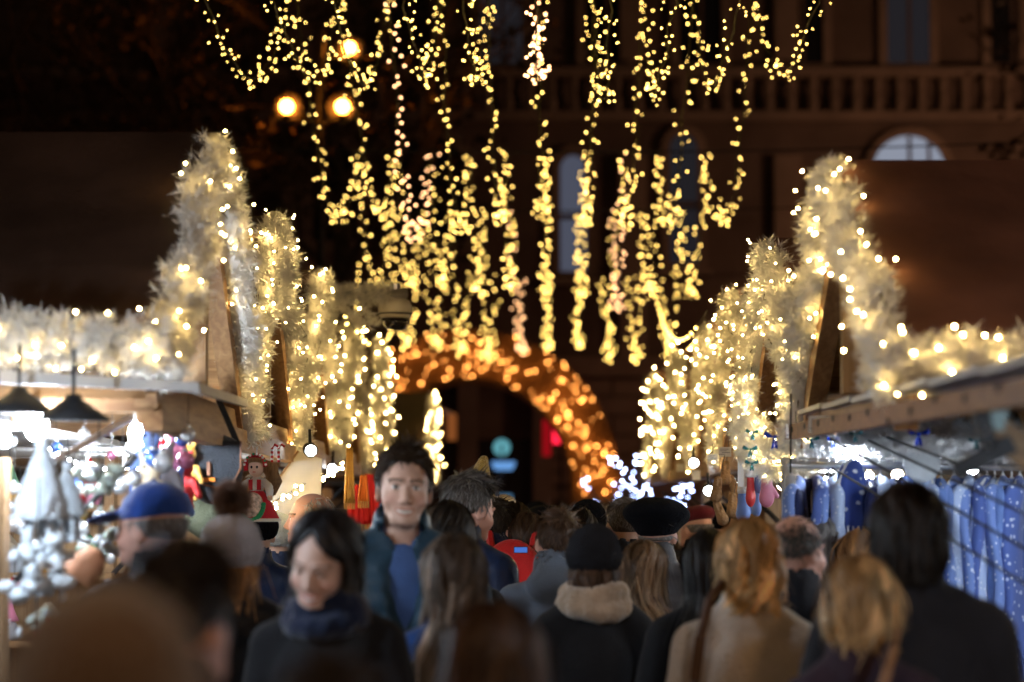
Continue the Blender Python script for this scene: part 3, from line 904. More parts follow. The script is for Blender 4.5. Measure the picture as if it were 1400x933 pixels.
def pose_head(V, yaw, pitch, roll=0.0):
    """turn everything above the neck with a smooth twist through the neck"""
    if not (yaw or pitch or roll): return V
    w = np.clip((V[:, 2]-1.42)/.10, 0, 1); w = w*w*(3-2*w)
    piv = np.array((0,-.025,1.50)); P = V - piv
    out = np.empty_like(P)
    a = yaw*w; c, s = np.cos(a), np.sin(a)
    p = pitch*w; cp, sp = np.cos(p), np.sin(p)
    q = roll*w; cr, sr = np.cos(q), np.sin(q)
    x, y, z = P.T
    x, z = x*cr + z*sr, -x*sr + z*cr
    y, z = y*cp + z*sp, -y*sp + z*cp                     # positive pitch looks down
    x, y = x*c - y*s, x*s + y*c
    out[:, 0], out[:, 1], out[:, 2] = x, y, z
    return out + piv

# ---- cloth and hair materials
def cloth(name, c, rough=.85, sheen=.06, bump=.35, bs=140, var=.18): return mat(name, c, rough, var, 7, bump, bs, sheen=sheen, spec=.12)
HAIR = bpy.data.materials.new('hair'); HAIR.use_nodes = True
_p = HAIR.node_tree.nodes['Principled BSDF']; _a = HAIR.node_tree.nodes.new('ShaderNodeAttribute'); _a.attribute_name = 'Col'
HAIR.node_tree.links.new(_a.outputs['Color'], _p.inputs['Base Color']); _p.inputs['Roughness'].default_value = .5; _p.inputs['Specular IOR Level'].default_value = .3
M['skin'] = mat('skin', (.5,.3,.22), .5, .06, 30, .06, 300, attr=True, spec=.4)
M['trousers'] = cloth('trouser_cloth', (.02,.022,.03))
M['shoe'] = mat('shoe_leather', (.02,.016,.014), .4, .2)

def make_trousers():
    S = SDF(rng_(-.24,.24,.016), rng_(-.18,.18,.018), rng_(.05,1.04,.03))
    S.ell((0,-.005,.93), (.178,.124,.13), .03)
    for sx in (-1, 1):
        S.cone((sx*.088,0,.88), (sx*.100,.012,.50), .098, .072, .03); S.cone((sx*.100,.012,.50), (sx*.103,-.012,.10), .072, .060, .02)
    S.cut(lambda X, Y, Z: .075-Z)
    return S.mesh()
_tr = make_trousers(); TROUSER_ME = None
def make_shoe():
    S = SDF(rng_(-.06,.06,.009), rng_(-.11,.20,.011), rng_(-.012,.14,.008))
    S.cone((0,-.03,.05), (.008,.14,.03), .05, .038, .02); S.cone((0,-.03,.04), (0,-.03,.11), .05, .045, .02)
    S.cut(lambda X, Y, Z: .002-Z)
    return S.mesh()
_sh = make_shoe(); SHOE_ME = None

def coat_mesh(style, bent, female, seed, bulk=0.0, length=.78):
    h = .0125
    S = SDF(rng_(-.50,.50,h*1.15), rng_(-.40,.42,h*1.15), rng_(length-.06,1.62,h))
    b = bulk; sw_ = .155 if female else .175
    S.ell((0,-.014,1.24), (.160+b,.122+b,.20), .05)
    for sx in (-1, 1): S.cone((sx*.045,-.030,1.440), (sx*(sw_-.012),-.030,1.380), .054+b*.3, .056+b*.4, .04)
    S.ell((0,-.008,1.04), (.156+b,.120+b,.17), .05)
    S.ell((0,-.006,.88), (.180+b,.134+b,.24), .05)
    for sx in (-1, 1):
        sh = np.array((sx*(sw_+.006),-.026,1.352))
        if not bent: el, wr = np.array((sx*(.236+b),-.038,1.09)), np.array((sx*(.250+b),.04,.868))
        else: el, wr = np.array((sx*(.240+b),-.045,1.09)), np.array((sx*.142,.185,1.125))
        S.cone(sh, el, .062+b*.6, .053+b*.6, .03); S.cone(el, wr, .053+b*.6, .041+b*.3, .02)
    # collar
    if style in ('wool', 'plain'):
        S.cone((0,-.03,1.44), (0,-.026,1.505), .082, .079, .02)
        S.cone((0,-.022,1.46), (0,-.018,1.60), .062, .066, .005, 'sub')
    elif style == 'high':
        S.cone((0,-.03,1.43), (0,-.024,1.545), .095, .092, .02)
        S.cone((0,-.018,1.47), (0,-.014,1.62), .072, .078, .005, 'sub')
    elif style == 'puffer':
        S.cone((0,-.03,1.44), (0,-.020,1.515), .090, .084, .02)
        S.cone((0,-.010,1.47), (0,.01,1.60), .066, .072, .005, 'sub')
    elif style == 'open':
        S.cone((0,-.03,1.44), (0,-.028,1.51), .088, .084, .02)
        S.cone((0,-.012,1.46), (0,.00,1.60), .066, .070, .005, 'sub')
        S.cone((0,.115,1.55), (0,.135,1.14), .100, .028, .008, 'sub')
    elif style == 'hood':
        S.ell((0,-.095,1.445), (.125,.075,.075), .03); S.cone((0,-.03,1.43), (0,-.03,1.51), .094, .096, .03)
        S.cone((0,-.012,1.47), (0,-.005,1.62), .068, .078, .008, 'sub'); S.ell((0,-.055,1.525), (.082,.052,.05), .01, 'sub')
    if style in ('puffer', 'open', 'hood2'):
        S.warp(lambda X, Y, Z: -.007*np.abs(np.sin(np.pi*(Z + .1*np.abs(X))/.062))**.6 + .003 + 0*Y)
    S.cut(lambda X, Y, Z: length - Z)
    V, F = S.mesh()
    N = normals(V, F)
    amp = .015 if style not in ('puffer', 'open') else .005
    V = V + N * (wav(V, seed, 13)*amp)[:, None]
    # drag folds running down from the shoulders and round the elbow
    fold = np.sin(np.arctan2(V[:, 1], V[:, 0])*7 + wav(V, seed+5, 6)*3) * np.clip((1.36-V[:, 2])/.3, 0, 1)
    V = V + N * (fold*.0075)[:, None]
    return V, F

def hat_mesh(kind):
    if kind in ('beanie', 'pom', 'point'):
        S = SDF(rng_(-.14,.14,.0075), rng_(-.16,.15,.0075), rng_(1.54,1.95,.0075))
        S.ell((0,-.014,1.648), (.096,.115,.100), .02)
        if kind == 'point': S.cone((0,-.012,1.70), (.035,-.03,1.865), .078, .018, .03)
        S.cut(lambda X, Y, Z: 1.592 + .38*(Y+.02) * .35 - Z)
        S.cone((-.004,-.015,1.617), (.004,-.015,1.617), .1, .1, .012) if False else None
        V, F = S.mesh()
        # turned-up cuff and knitted ribs
        a = np.arctan2(V[:, 1]+.014, V[:, 0]); z0 = 1.592 + .133*(V[:, 1]+.02)
        N = normals(V, F)
        cuff = 1/(1+np.exp((V[:, 2]-z0-.055)/.004))
        V = V + N*(.009*cuff + .003*np.sin(a*40) + wav(V, 3, 16)*.003)[:, None]
        return V, F
    if kind == 'beret':
        S = SDF(rng_(-.2,.2,.0085), rng_(-.22,.17,.0085), rng_(1.56,1.80,.0075))
        S.ell((.004,-.035,1.690), (.143,.150,.066), .02, rx=-.20)
        S.ell((0,-.014,1.640), (.092,.110,.075), .03)
        S.cut(lambda X, Y, Z: 1.605 + .14*(Y+.02) - Z)
        V, F = S.mesh(); N = normals(V, F)
        return V + N*(wav(V, 11, 17)*.006)[:, None], F
    if kind == 'cap':
        S = SDF(rng_(-.13,.13,.007), rng_(-.15,.26,.0075), rng_(1.55,1.78,.006))
        S.ell((0,-.014,1.646), (.090,.109,.092), .02)
        S.cut(lambda X, Y, Z: 1.632 - .10*Y - Z)
        S.ell((0,.125,1.638), (.078,.098,.012), .012, rx=-.22)
        S.cone((0,-.01,1.735), (0,-.01,1.742), .009, .008, .002)
        V, F = S.mesh(); N = normals(V, F)
        return V + N*(wav(V, 12, 20)*.003)[:, None], F
    if kind == 'flat':
        S = SDF(rng_(-.14,.14,.0075), rng_(-.16,.20,.0075), rng_(1.58,1.79,.006))
        S.ell((0,.0,1.672), (.098,.128,.058), .02, rx=-.22); S.ell((0,.115,1.646), (.07,.05,.010), .02, rx=-.3)
        S.cut(lambda X, Y, Z: 1.628 - .06*Y - Z)
        return S.mesh()

def scalp(az, el, off=0.0):
    """point on the skull: az 0 = face, el 90 = crown"""
    r = np.array((.080, .099, .095)) + off
    return np.stack([np.sin(az)*np.cos(el)*r[0], np.cos(az)*np.cos(el)*r[1]-.012, np.sin(el)*r[2]+1.632], -1)

def hair_mesh(kind, seed, col, tip, n=1430, length=.42, wave=.006, part=0.0, curl=0.0, thick=1.0, top=True, lift=0.0, wid=.0042):
    g = np.random.default_rng(seed)
    Vs = []; Cs = []
    col = np.array(col); tip = np.array(tip)
    if kind in ('short', 'bald', 'buzz'):
        n = int(n); m = 5
        u = g.random(n)
        az = g.random(n)*2*np.pi
        sl = g.random(n)
        lo = np.where(np.cos(az) > .45, np.where(np.cos(az) > .72, .62, .25), -.30 - .12*(np.cos(az) < -.5))
        hi = 1.5 if kind != 'bald' else np.where(np.cos(az) < .2, .30, .1) + .75*g.random(n)**3
        el = lo + (hi-lo)*sl
        keep = np.ones(n, bool)
        if kind == 'bald': keep = np.cos(az) < .35
        az, el = az[keep], el[keep]; n = len(az)
        L = (.034 if kind == 'short' else .014)*thick*(.7+.6*g.random(n))*np.where(el > .5, 1.25, .8)
        base = scalp(az, el, .001)
        nrm = base - np.array((0,-.012,1.632)); nrm /= np.linalg.norm(nrm, axis=1)[:, None]
        flow = np.stack([nrm[:, 0]*.25 + .2*part, np.where(el > .8, .55, -.15)+0*az, -.75*np.clip(1.35-el, 0, 1)], 1) + g.normal(size=(n,3))*.18
        flow[np.cos(az) > .6] += np.array((.25,-.45,.12))
        flow -= (flow*nrm).sum(1)[:, None]*nrm; flow /= np.linalg.norm(flow, axis=1)[:, None]+1e-6
        P = [base + (flow*np.cos(.25) + nrm*(.42+lift)*(1-.5*f))*(L*f)[:, None] for f in np.linspace(0, 1, m)]
        wdt = .0036 if kind == 'short' else .003
    else:
        m = 13
        az0 = g.random(n)*2*np.pi
        # strands leave a parting on the crown and run over the skull, then hang
        face = np.radians(62 if kind != 'fringe' else 30)
        a = np.where(az0 > np.pi, az0-2*np.pi, az0)
        sgn = np.sign(a + 1e-6); ab = np.abs(a)
        az_end = sgn*(face + (np.pi-face)*(ab/np.pi)**.9)
        off = .004 + .011*thick*g.random(n)**1.2
        nl_ = 46; lk = np.floor((az_end+np.pi)/(2*np.pi)*nl_ + g.random(n)*.8).astype(int) % nl_
        lo_ = g.normal(size=nl_); off = off + .0045*lo_[lk]*thick; off = np.maximum(off, .002)
        Ls = length*(.80 + .16*g.random(n) + .10*g.random(nl_)[lk]) - .06*(ab < 1.3)
        el0 = np.radians(62 + 26*g.random(n))
        # starting azimuth close to the end azimuth but pulled towards the parting
        az_s = az_end*.75 + part*.5 + .25*g.normal(size=n)
        # length along skull
        prev = None; P = []
        for i in range(m):
            f = i/(m-1); s = f*(Ls + .19)
            el = el0 - s/.105
            azf = az_s + (az_end-az_s)*np.clip(s/.12, 0, 1)
            sk = scalp(azf, np.maximum(el, -.12), 0) + 0
            nr = sk - np.array((0,-.012,1.632)); nr[:, 2] *= .4; nr /= np.linalg.norm(nr, axis=1)[:, None]
            p = sk + nr*off[:, None]
            over = np.clip(-.12-el, 0, None)*.105                # hanging part
            p[:, 2] -= over
            hz = np.stack([np.sin(azf), np.cos(azf)], 1)
            tuck = -.10*np.clip(over, 0, .12) + .30*np.clip(over-.13, 0, .16)
            if kind == 'bob': tuck = .04*np.clip(over, 0, .08) - .45*np.clip(over-.07, 0, .2)
            p[:, 0] += hz[:, 0]*tuck*1.1; p[:, 1] += hz[:, 1]*tuck
            # over the back of the coat
            back = np.clip(over-.16, 0, .12)*.55*(np.cos(azf) < .2)
            p[:, 1] -= back
            ph = g.random(n)*6.28 if i == 0 else ph
            lock = lk*2.1
            amp = wave*np.clip(s/.14, 0, 1)
            p[:, 0] += amp*np.sin(s*30 + lock) + curl*np.clip((s-.14)/.1, 0, 1)*np.sin(s*48+lock*1.3+ph*.10)
            p[:, 1] += amp*np.cos(s*27 + lock*1.7) + curl*np.clip((s-.14)/.1, 0, 1)*np.cos(s*48+lock*1.3+ph*.10)
            P.append(p)
        wdt = wid
    P = np.stack(P, 1)                                           # n, m, 3
    cen = np.array((0,-.012,1.60))
    T = np.gradient(P, axis=1); R = P - cen; R[..., 2] *= .3
    W = np.cross(T, R); W /= np.linalg.norm(W, axis=2)[..., None] + 1e-9
    W = W + g.normal(size=(len(P),1,3))*.45
    fly = (g.random(len(P)) < .10)[:, None, None] * np.linspace(0, 1, P.shape[1])[None, :, None]**1.5 * g.normal(size=(len(P),1,3))*.022
    P = P + fly
    tp = np.linspace(0, 1, P.shape[1]); ww = wdt*(1-.75*tp**3)*.5
    A = P - W*ww[None, :, None]; B = P + W*ww[None, :, None]
    n, m = P.shape[:2]
    V = np.stack([A, B], 2).reshape(-1, 3)                      # n*m*2
    ids = np.arange(n*m*2).reshape(n, m, 2)
    F = np.stack([ids[:, :-1, 0], ids[:, :-1, 1], ids[:, 1:, 1], ids[:, 1:, 0]], -1).reshape(-1, 4)
    sh = .5 + .7*g.random(n)
    if kind not in ('short', 'bald', 'buzz'): sh = sh*np.exp(.42*g.normal(size=nl_))[lk]
    sh = sh[:, None, None]
    C = (col[None, None]*(1-tp[None, :, None]**1.5) + tip[None, None]*tp[None, :, None]**1.5)*sh
    C = np.repeat(C, 2, axis=1).reshape(-1, 3)
    # inner cap so that no scalp shows
    if kind not in ('bald',):
        S = SDF(rng_(-.11,.11,.009), rng_(-.13,.11,.009), rng_(1.48,1.75,.009))
        t_ = .006 if kind != 'buzz' else .002
        S.ell((0,-.014,1.634), (.079+t_,.097+t_,.094+t_), .01)
        if kind in ('short', 'buzz'): S.cut(lambda X, Y, Z: np.where(Y > .02, 1.684 - 7.0*X*X + .25*(Y-.06) + .003*np.sin(X*300), 1.575 + .6*np.clip(Y+.03, 0, 1)) - Z)
        else:
            S.cone((0,-.055,1.62), (0,-.062,1.50), .066, .054, .02)
            S.cut(lambda X, Y, Z: np.where(Y > .030, 1.700 - 1.0*np.abs(X-.01), 1.40) - Z)
        v, f = S.mesh(); b = len(V)
        V = np.r_[V, v]; F = np.r_[F, f + b]; C = np.r_[C, np.tile(col*.6, (len(v), 1))]
    return V, F, C

def scarf_mesh(seed, big=1.0, drop=0.0):
    S = SDF(rng_(-.20,.20,.009), rng_(-.22,.22,.009), rng_(1.36,1.60,.0085))
    for i in range(14):
        a = 2*math.pi*i/14; b = 2*math.pi*(i+1)/14
        for zz, rr, th in ((1.445,.100,.040),(1.495,.092,.034)):
            dz = .012*math.sin(a*2+seed+zz*40); dz2 = .012*math.sin(b*2+seed+zz*40)
            S.cone((rr*big*math.cos(a), -.02+rr*big*math.sin(a), zz-drop+dz), (rr*big*math.cos(b), -.02+rr*big*math.sin(b), zz-drop+dz2), th*big, th*big, .012)
    V, F = S.mesh(); N = normals(V, F)
    return V + N*(wav(V, seed, 26)*.007)[:, None], F

# camera-facing details: ear rings of light etc. are left to real lamps
SKINS = {'pale': (.56,.36,.28), 'rosy': (.56,.31,.24), 'tan': (.44,.26,.18)}
def person(px, top, d, label, extra=0.0, rot=0.0, yaw=0.0, pitch=0.0, roll=0.0, fine=False, bent=False, female=False, skin='pale',
           coat=None, style='wool', bulk=0.0, length=.78, hair=None, hat=None, hatmat=None, scarf=None, seed=0, lip=None, brow=None, bodyrot=None, inner=None, smile=False):
    """head seen with its centre at column px and its top at row top, standing d metres away"""
    global TROUSER_ME, SHOE_ME
    ztop = at(px, top, d).z
    sc = (ztop - 0) / (1.725 + extra)
    ty = d
    # keep the head over the pixel column after its own rotation
    x = at(px, 700, d).x
    r = bodyrot if bodyrot is not None else rot
    t = thing('person', label, 'person', (x, ty, 0), math.radians(r), group='people in the crowd')
    t.scale = (sc, sc, sc)
    hy = math.radians(rot - r) + math.radians(yaw); hp = math.radians(pitch); hr = math.radians(roll)
    V, F = get_body(fine, bent, female)
    C = skin_cols(V, SKINS[skin], lip or tuple(np.array(SKINS[skin])*np.array((.85,.5,.5) if female else (.85,.66,.64))), brow or (.08,.05,.035), fine, smile, female)
    mk('body', pose_head(V, hy, hp, hr), F, M['skin'], t, True, C)
    cv, cf = coat_mesh(style, bent, female, seed, bulk, length)
    mk('coat', cv, cf, coat, t, True)
    if inner is not None:
        S = SDF(rng_(-.2,.2,.012), rng_(-.16,.18,.012), rng_(1.05,1.54,.011))
        S.ell((0,-.008,1.25), (.148,.108,.2), .04); S.cone((0,-.03,1.42), (0,-.022,1.505), .068, .066, .03)
        S.cone((0,-.01,1.46), (0,.0,1.6), .053, .056, .004, 'sub'); S.cone((0,.085,1.56), (0,.105,1.37), .062, .012, .006, 'sub')
        v, f = S.mesh(); mk('shirt', v, f, inner, t, True)
    if TROUSER_ME is None:
        o = mk('trousers', _tr[0], _tr[1], M['trousers'], t, True); TROUSER_ME = o.data
    else: link('trousers', TROUSER_ME, t)
    for sx in (-1, 1):
        if SHOE_ME is None:
            o = mk('shoe', _sh[0], _sh[1], M['shoe'], t, True, loc=(sx*.106,0,0)); SHOE_ME = o.data
        else: link('shoe', SHOE_ME, t, (sx*.106,0,0))
    if hair:
        hv, hf, hc = hair_mesh(seed=seed+50, **hair)
        if hat:                                              # the hat presses the hair to the head
            zl = {'cap': 1.632, 'flat': 1.628, 'beret': 1.605}.get(hat, 1.592) + {'cap': -.10, 'flat': -.06, 'beret': .14}.get(hat, .133)*(hv[:, 1]+.01)
            k_ = np.clip((hv[:, 2]-zl+.012)/.02, 0, 1)[:, None]
            c0 = np.array((0,-.014,1.60)); hv = hv*(1-k_) + (c0 + (hv-c0)*np.array((.74,.76,.70)))*k_
        mk('hair', pose_head(hv, hy, hp, hr), hf, HAIR, t, True, hc)
    if hat:
        v, f = hat_mesh(hat)
        ho = mk('cap' if hat == 'cap' else 'beret' if hat == 'beret' else 'hat', pose_head(v, hy, hp, hr), f, hatmat, t, True)
        if hat == 'pom':
            g = np.random.default_rng(seed); n = 2600
            dd = g.normal(size=(n,3)); dd /= np.linalg.norm(dd, axis=1)[:, None]
            c = np.array((0,-.02,1.79)); s_ = np.cross(dd, g.normal(size=(n,3))); s_ /= np.linalg.norm(s_, axis=1)[:, None]
            b0 = c + dd*.03; tip = c + dd*(.058+.016*g.random((n,1))) + g.normal(size=(n,3))*.006
            v = np.stack([b0-s_*.0025, b0+s_*.0025, tip], 1).reshape(-1,3)
            mk('pompom', pose_head(v, hy, hp, hr), np.arange(3*n).reshape(-1,3), M['pom'], ho)
    if scarf is not None:
        v, f = scarf_mesh(seed, .88 if seed == 7 else 1.0, .025 if seed == 7 else 0); mk('scarf', v, f, scarf, t, True)
    return t

black = cloth('black_wool', (.012,.012,.014)); black2 = cloth('black_nylon', (.012,.013,.017), .45, .05, .2, 60)
dark_grey = cloth('charcoal_wool', (.022,.022,.027)); navy = cloth('navy_nylon', (.012,.022,.06), .42, .05, .2, 50)
navy_bright = cloth('blue_jacket', (.02,.06,.2), .5, .1, .25, 60); beige = cloth('beige_wool', (.60,.51,.42), .95, .6, .8, 90)
slate = cloth('slate_cotton', (.10,.13,.18), .8, .2); grey_fl = cloth('grey_fleece', (.30,.29,.30), .95, .5, .6, 90)
brown = cloth('brown_coat', (.07,.04,.028)); plum = cloth('plum_wool', (.045,.028,.04)); red = cloth('red_nylon', (.55,.02,.02), .5, .1)
quilt = cloth('quilted_grey', (.05,.048,.055), .5, .1, .2); teal = cloth('teal_puffer', (.02,.05,.085), .4, .05, .2, 40)
grey_knit = cloth('charcoal_knit', (.020,.020,.024), 1.0, 0, 1.0, 110); lilac_knit = cloth('lilac_grey_knit', (.42,.40,.44), .95, .4, 1.0, 100)
maroon = cloth('maroon_cloth', (.10,.012,.018)); yellow_knit = cloth('yellow_knit', (.50,.36,.10), .95, .4, 1.0, 90)
cream_knit = cloth('cream_knit', (.62,.55,.42), .95, .4, 1.0, 90); blue_cap = cloth('blue_cap_cotton', (.015,.05,.24), .75, .2, .4, 120)
brown_knit = cloth('brown_knit', (.10,.06,.042), .95, .5, 1.0, 80); light_knit = cloth('grey_blue_knit', (.36,.40,.44), .95, .4, 1.0, 90)
black_felt = cloth('black_felt', (.004,.0045,.007), 1.0, 0, .5, 70)
plaid = cloth('beige_check', (.36,.26,.18), .95, .5, .7, 70, .4); denim = cloth('navy_scarf', (.007,.013,.038), .85, .3, .6, 60)
shirt = cloth('blue_shirt', (.05,.10,.26), .8, .1)
M['pom'] = mat('pompom_fur', (.16,.09,.06), .8, .2)
H_dark = dict(col=(.018,.012,.009), tip=(.03,.02,.014)); H_black = dict(col=(.006,.005,.006), tip=(.009,.008,.008))
H_brown = dict(col=(.06,.033,.02), tip=(.09,.05,.03)); H_ash = dict(col=(.07,.045,.03), tip=(.30,.24,.19))
H_blond = dict(col=(.50,.29,.12), tip=(.72,.48,.23)); H_grey = dict(col=(.20,.19,.19), tip=(.32,.31,.31)); H_pale = dict(col=(.55,.53,.50), tip=(.6,.58,.55))
H_ginger = dict(col=(.36,.17,.06), tip=(.50,.26,.10))
def short(h, n=1500, **k): return dict(kind='short', n=n, **h, **k)
def long_(h, **k): return dict(kind='long', **h, **k)

# nearest, out of focus
person(150, 792, 2.3, 'very near blurred person in a brown knit hat at the lower left corner', .025, seed=1, hat='beanie', hatmat=brown_knit, coat=brown, hair=short(H_dark, 700), style='high', bulk=.02)
person(238, 738, 3.9, 'near blurred person with short dark brown hair, behind the brown knit hat', .02, seed=2, yaw=-28, hair=short(H_dark, 1600, thick=1.3), coat=brown, style='plain', skin='rosy')
person(672, 818, 4.2, 'near blurred person with dark brown hair at the bottom centre', .02, seed=3, yaw=-20, hair=dict(kind='bob', n=1820, length=.12, **H_brown), coat=black, female=True, skin='rosy')
person(452, 893, 3.1, 'short near person of whom only the dark head top shows at the bottom edge', .02, seed=4, hair=short(H_dark), coat=black)
# second row
person(212, 655, 7.2, 'man in a bright blue baseball cap seen from the side on the left', .02, seed=5, rot=62, bodyrot=30, hat='cap', hatmat=blue_cap, hair=short(H_grey, 900), coat=black, style='plain', skin='rosy', fine=True)
person(318, 655, 7.4, 'woman in a lilac grey knit hat with a brown fur pompom and long ginger hair', .13, seed=6, yaw=14, female=True, hat='pom', hatmat=lilac_knit, hair=long_(H_ginger, n=1300, length=.13), coat=black2, style='puffer', bulk=.03)
person(446, 686, 6.4, 'smiling woman with long dark hair and navy scarf looking down towards the camera', .02, seed=7, rot=158, bodyrot=170, pitch=21, roll=-9, smile=True, fine=True, female=True, hair=long_(dict(col=(.016,.013,.014), tip=(.20,.18,.16)), n=2470, length=.23, part=.3), coat=black, scarf=denim, style='plain')
person(550, 600, 8.05, 'tall man with short dark hair facing the camera in an open navy puffer jacket', .03, seed=8, rot=186, roll=-3, fine=True, smile=True, hair=short(dict(col=(.030,.019,.013), tip=(.05,.032,.02)), 3400, thick=.75, lift=.12), coat=teal, style='open', inner=shirt, bulk=.02, skin='pale')
person(622, 728, 6.8, 'woman seen from behind with long brown hair fading to ash blond ends, blue jacket', .025, seed=9, female=True, hair=long_(H_ash, n=2470, length=.44, wave=.010), coat=navy_bright, style='plain')
person(612, 684, 8.75, 'person with dark brown hair right beside the tall man facing the camera', .02, seed=10, yaw=-30, hair=dict(kind='bob', n=1430, length=.11, **H_dark), coat=black, female=True)
person(632, 640, 9.5, 'grey haired man looking down to the right behind the long haired woman', .02, seed=11, rot=-48, bodyrot=-30, pitch=14, fine=True, hair=short(dict(col=(.07,.06,.055), tip=(.18,.17,.165)), 1900, thick=1.2), coat=navy, skin='rosy', style='plain')
person(812, 716, 8.2, 'person in a charcoal knit hat and beige checked scarf seen from behind', .022, seed=12, female=True, hat='beanie', hatmat=grey_knit, scarf=plaid, hair=dict(kind='bob', n=910, length=.08, **H_brown), coat=black)
person(760, 694, 9.3, 'man with short brown hair in a slate jacket with a grey hood', .02, seed=13, yaw=18, roll=6, hair=short(H_brown, 1800), coat=slate, style='hood', skin='rosy')
person(878, 738, 8.9, 'woman with long light brown hair to the right of the charcoal knit hat', .02, seed=14, yaw=-25, female=True, hair=long_(dict(col=(.13,.075,.04), tip=(.28,.18,.10)), n=1560, length=.19), coat=brown, style='plain')
person(896, 682, 10.2, 'person in a big black beret and grey quilted jacket seen from behind', .03, seed=15, yaw=-15, hat='beret', hatmat=black_felt, hair=short(H_grey, 700), coat=quilt, style='puffer', bulk=.02, scarf=None, skin='rosy')
person(968, 722, 7.9, 'woman with straight long black hair and black coat', .02, seed=16, female=True, hair=long_(H_black, n=1820, length=.36, wave=.003), coat=black)
person(1024, 703, 7.1, 'woman with wavy blond hair in a beige wool coat', .03, seed=17, yaw=6, female=True, hair=long_(H_blond, n=2470, length=.115, wave=.010, curl=.020), coat=beige, style='wool', bulk=.015)
person(1082, 704, 7.75, 'balding man with grey hair at the sides, just right of the wavy blond woman', .0, seed=18, yaw=-42, hair=dict(kind='bald', n=2600, col=(.05,.04,.035), tip=(.10,.09,.08), thick=1.4), coat=dark_grey, style='plain', skin='rosy', fine=True)
person(1118, 706, 9.0, 'person with grey shoulder length hair behind the balding man', .02, seed=19, hair=dict(kind='bob', n=1430, length=.1, **H_grey), female=True, coat=dark_grey)
person(1172, 752, 5.9, 'woman with a golden blond bob and black coat in the lower right foreground', .03, seed=20, yaw=-12, female=True, hair=dict(kind='bob', n=2730, length=.10, wave=.010, curl=.008, part=.5, **H_blond), coat=plum, style='high')
person(1243, 654, 6.1, 'tall person with shoulder length dark brown hair and dark coat before the blue garments', .025, seed=21, yaw=6, hair=dict(kind='bob', n=2210, length=.10, wave=.006, **H_dark), coat=dark_grey, bulk=.02)
person(1176, 722, 8.8, 'person with auburn hair between the blond bob and the tall dark haired person', .02, seed=22, female=True, hair=dict(kind='bob', n=1170, length=.09, **H_ginger), coat=black)
# farther rows
person(951, 688, 13.6, 'man in a maroon flat cap looking to the side', .02, seed=23, rot=40, hat='flat', hatmat=maroon, hair=short(H_grey, 700), coat=dark_grey, skin='rosy', fine=False)
person(975, 684, 14.6, 'person in a black knit hat behind the maroon cap', .025, seed=24, hat='beanie', hatmat=black_felt, coat=black)
person(856, 682, 10.9, 'man with greying cropped hair left of the black beret', .0, seed=25, yaw=20, hair=dict(kind='buzz', n=2200, col=(.07,.055,.045), tip=(.16,.14,.13)), coat=black, skin='tan')
person(803, 682, 12.0, 'person in a dark knit hat behind the charcoal one', .025, seed=26, hat='beanie', hatmat=black_felt, coat=black)
person(742, 688, 12.6, 'person in a black cap between the short haired man and the dark long hair', .02, seed=27, yaw=25, hat='flat', hatmat=black_felt, hair=short(H_brown, 700), coat=black)
person(704, 685, 12.2, 'woman with long dark brown hair left of the black cap', .02, seed=28, female=True, hair=long_(H_dark, n=1040, length=.32), coat=black)
person(672, 680, 10.8, 'man with short dark hair and glasses, navy collar and red backpack', .02, seed=29, yaw=-35, hair=short(H_dark, 1600), coat=denim, style='high', bulk=.02, skin='rosy')
person(651, 628, 11.5, 'tall person in a pointed yellow knit hat behind the grey haired man', .14, seed=30, hat='point', hatmat=yellow_knit, coat=black, hair=short(H_brown, 500))
person(688, 676, 14.5, 'person in a cream knit hat in the distance', .025, seed=31, hat='beanie', hatmat=cream_knit, coat=brown)
person(424, 674, 11.4, 'man with thin white hair and high forehead between the doll and the red cloths', .0, seed=32, rot=95, bodyrot=70, hair=dict(kind='bald', n=1800, thick=1.5, **H_pale), coat=black, skin='rosy', fine=True)
person(381, 700, 12.0, 'person in a grey blue knit hat under the doll', .025, seed=33, yaw=20, hat='beanie', hatmat=light_knit, coat=navy, hair=short(H_brown, 600))
person(722, 700, 10.8, 'shorter person with brown hair left of the short haired man', .02, seed=34, yaw=-10, female=True, hair=dict(kind='bob', n=1170, length=.09, **H_brown), coat=dark_grey)
person(350, 684, 10.6, 'person in a dark hat under the hanging doll skirt', .025, seed=35, hat='beanie', hatmat=black_felt, coat=navy)
person(772, 690, 15.5, 'far person with dark hair before the light arch', .02, seed=36, hair=short(H_dark, 600), coat=black)
person(826, 686, 16.5, 'far person with brown hair before the slim light tree', .02, seed=37, hair=short(H_brown, 600), coat=black)
person(735, 684, 18.0, 'far person in a black hat before the dark doorway', .025, seed=38, hat='beanie', hatmat=black_felt, coat=black)
person(905, 688, 15.0, 'far person with dark hair behind the black beret', .02, seed=39, hair=short(H_dark, 600), coat=black)
person(790, 694, 10.6, 'person with reddish brown hair behind the slate jacket', .02, seed=40, female=True, hair=dict(kind='bob', n=1040, length=.09, **H_dark), coat=black)

far = [(698,692,13.2,'H_brown','dark brown hair near the navy collar','bob'),(758,691,14.2,'H_dark','short dark hair between the caps','short'),(815,690,14.0,'H_grey','grey hair behind the cropped head','short'),(842,690,15.8,'H_black','black hair before the arch foot','bob'),(928,692,14.4,'H_ash','ash brown hair right of the beret','bob'),(664,690,16.0,'H_dark','dark hair behind the navy collar','short'),(925,694,17.0,'H_blond','fair hair by the light tree','bob')]
for i, (px, py, d, h, lab, kd) in enumerate(far):
    hh = globals()[h]
    person(px, py, d, 'distant person with ' + lab, .02, seed=60+i, yaw=(-20, 15, 0, 30, -10, 5, 20)[i], hair=short(hh, 700) if kd == 'short' else dict(kind='bob', n=700, length=.1, **hh), coat=(black, navy, brown, slate, dark_grey, quilt, plum)[i], female=kd == 'bob')

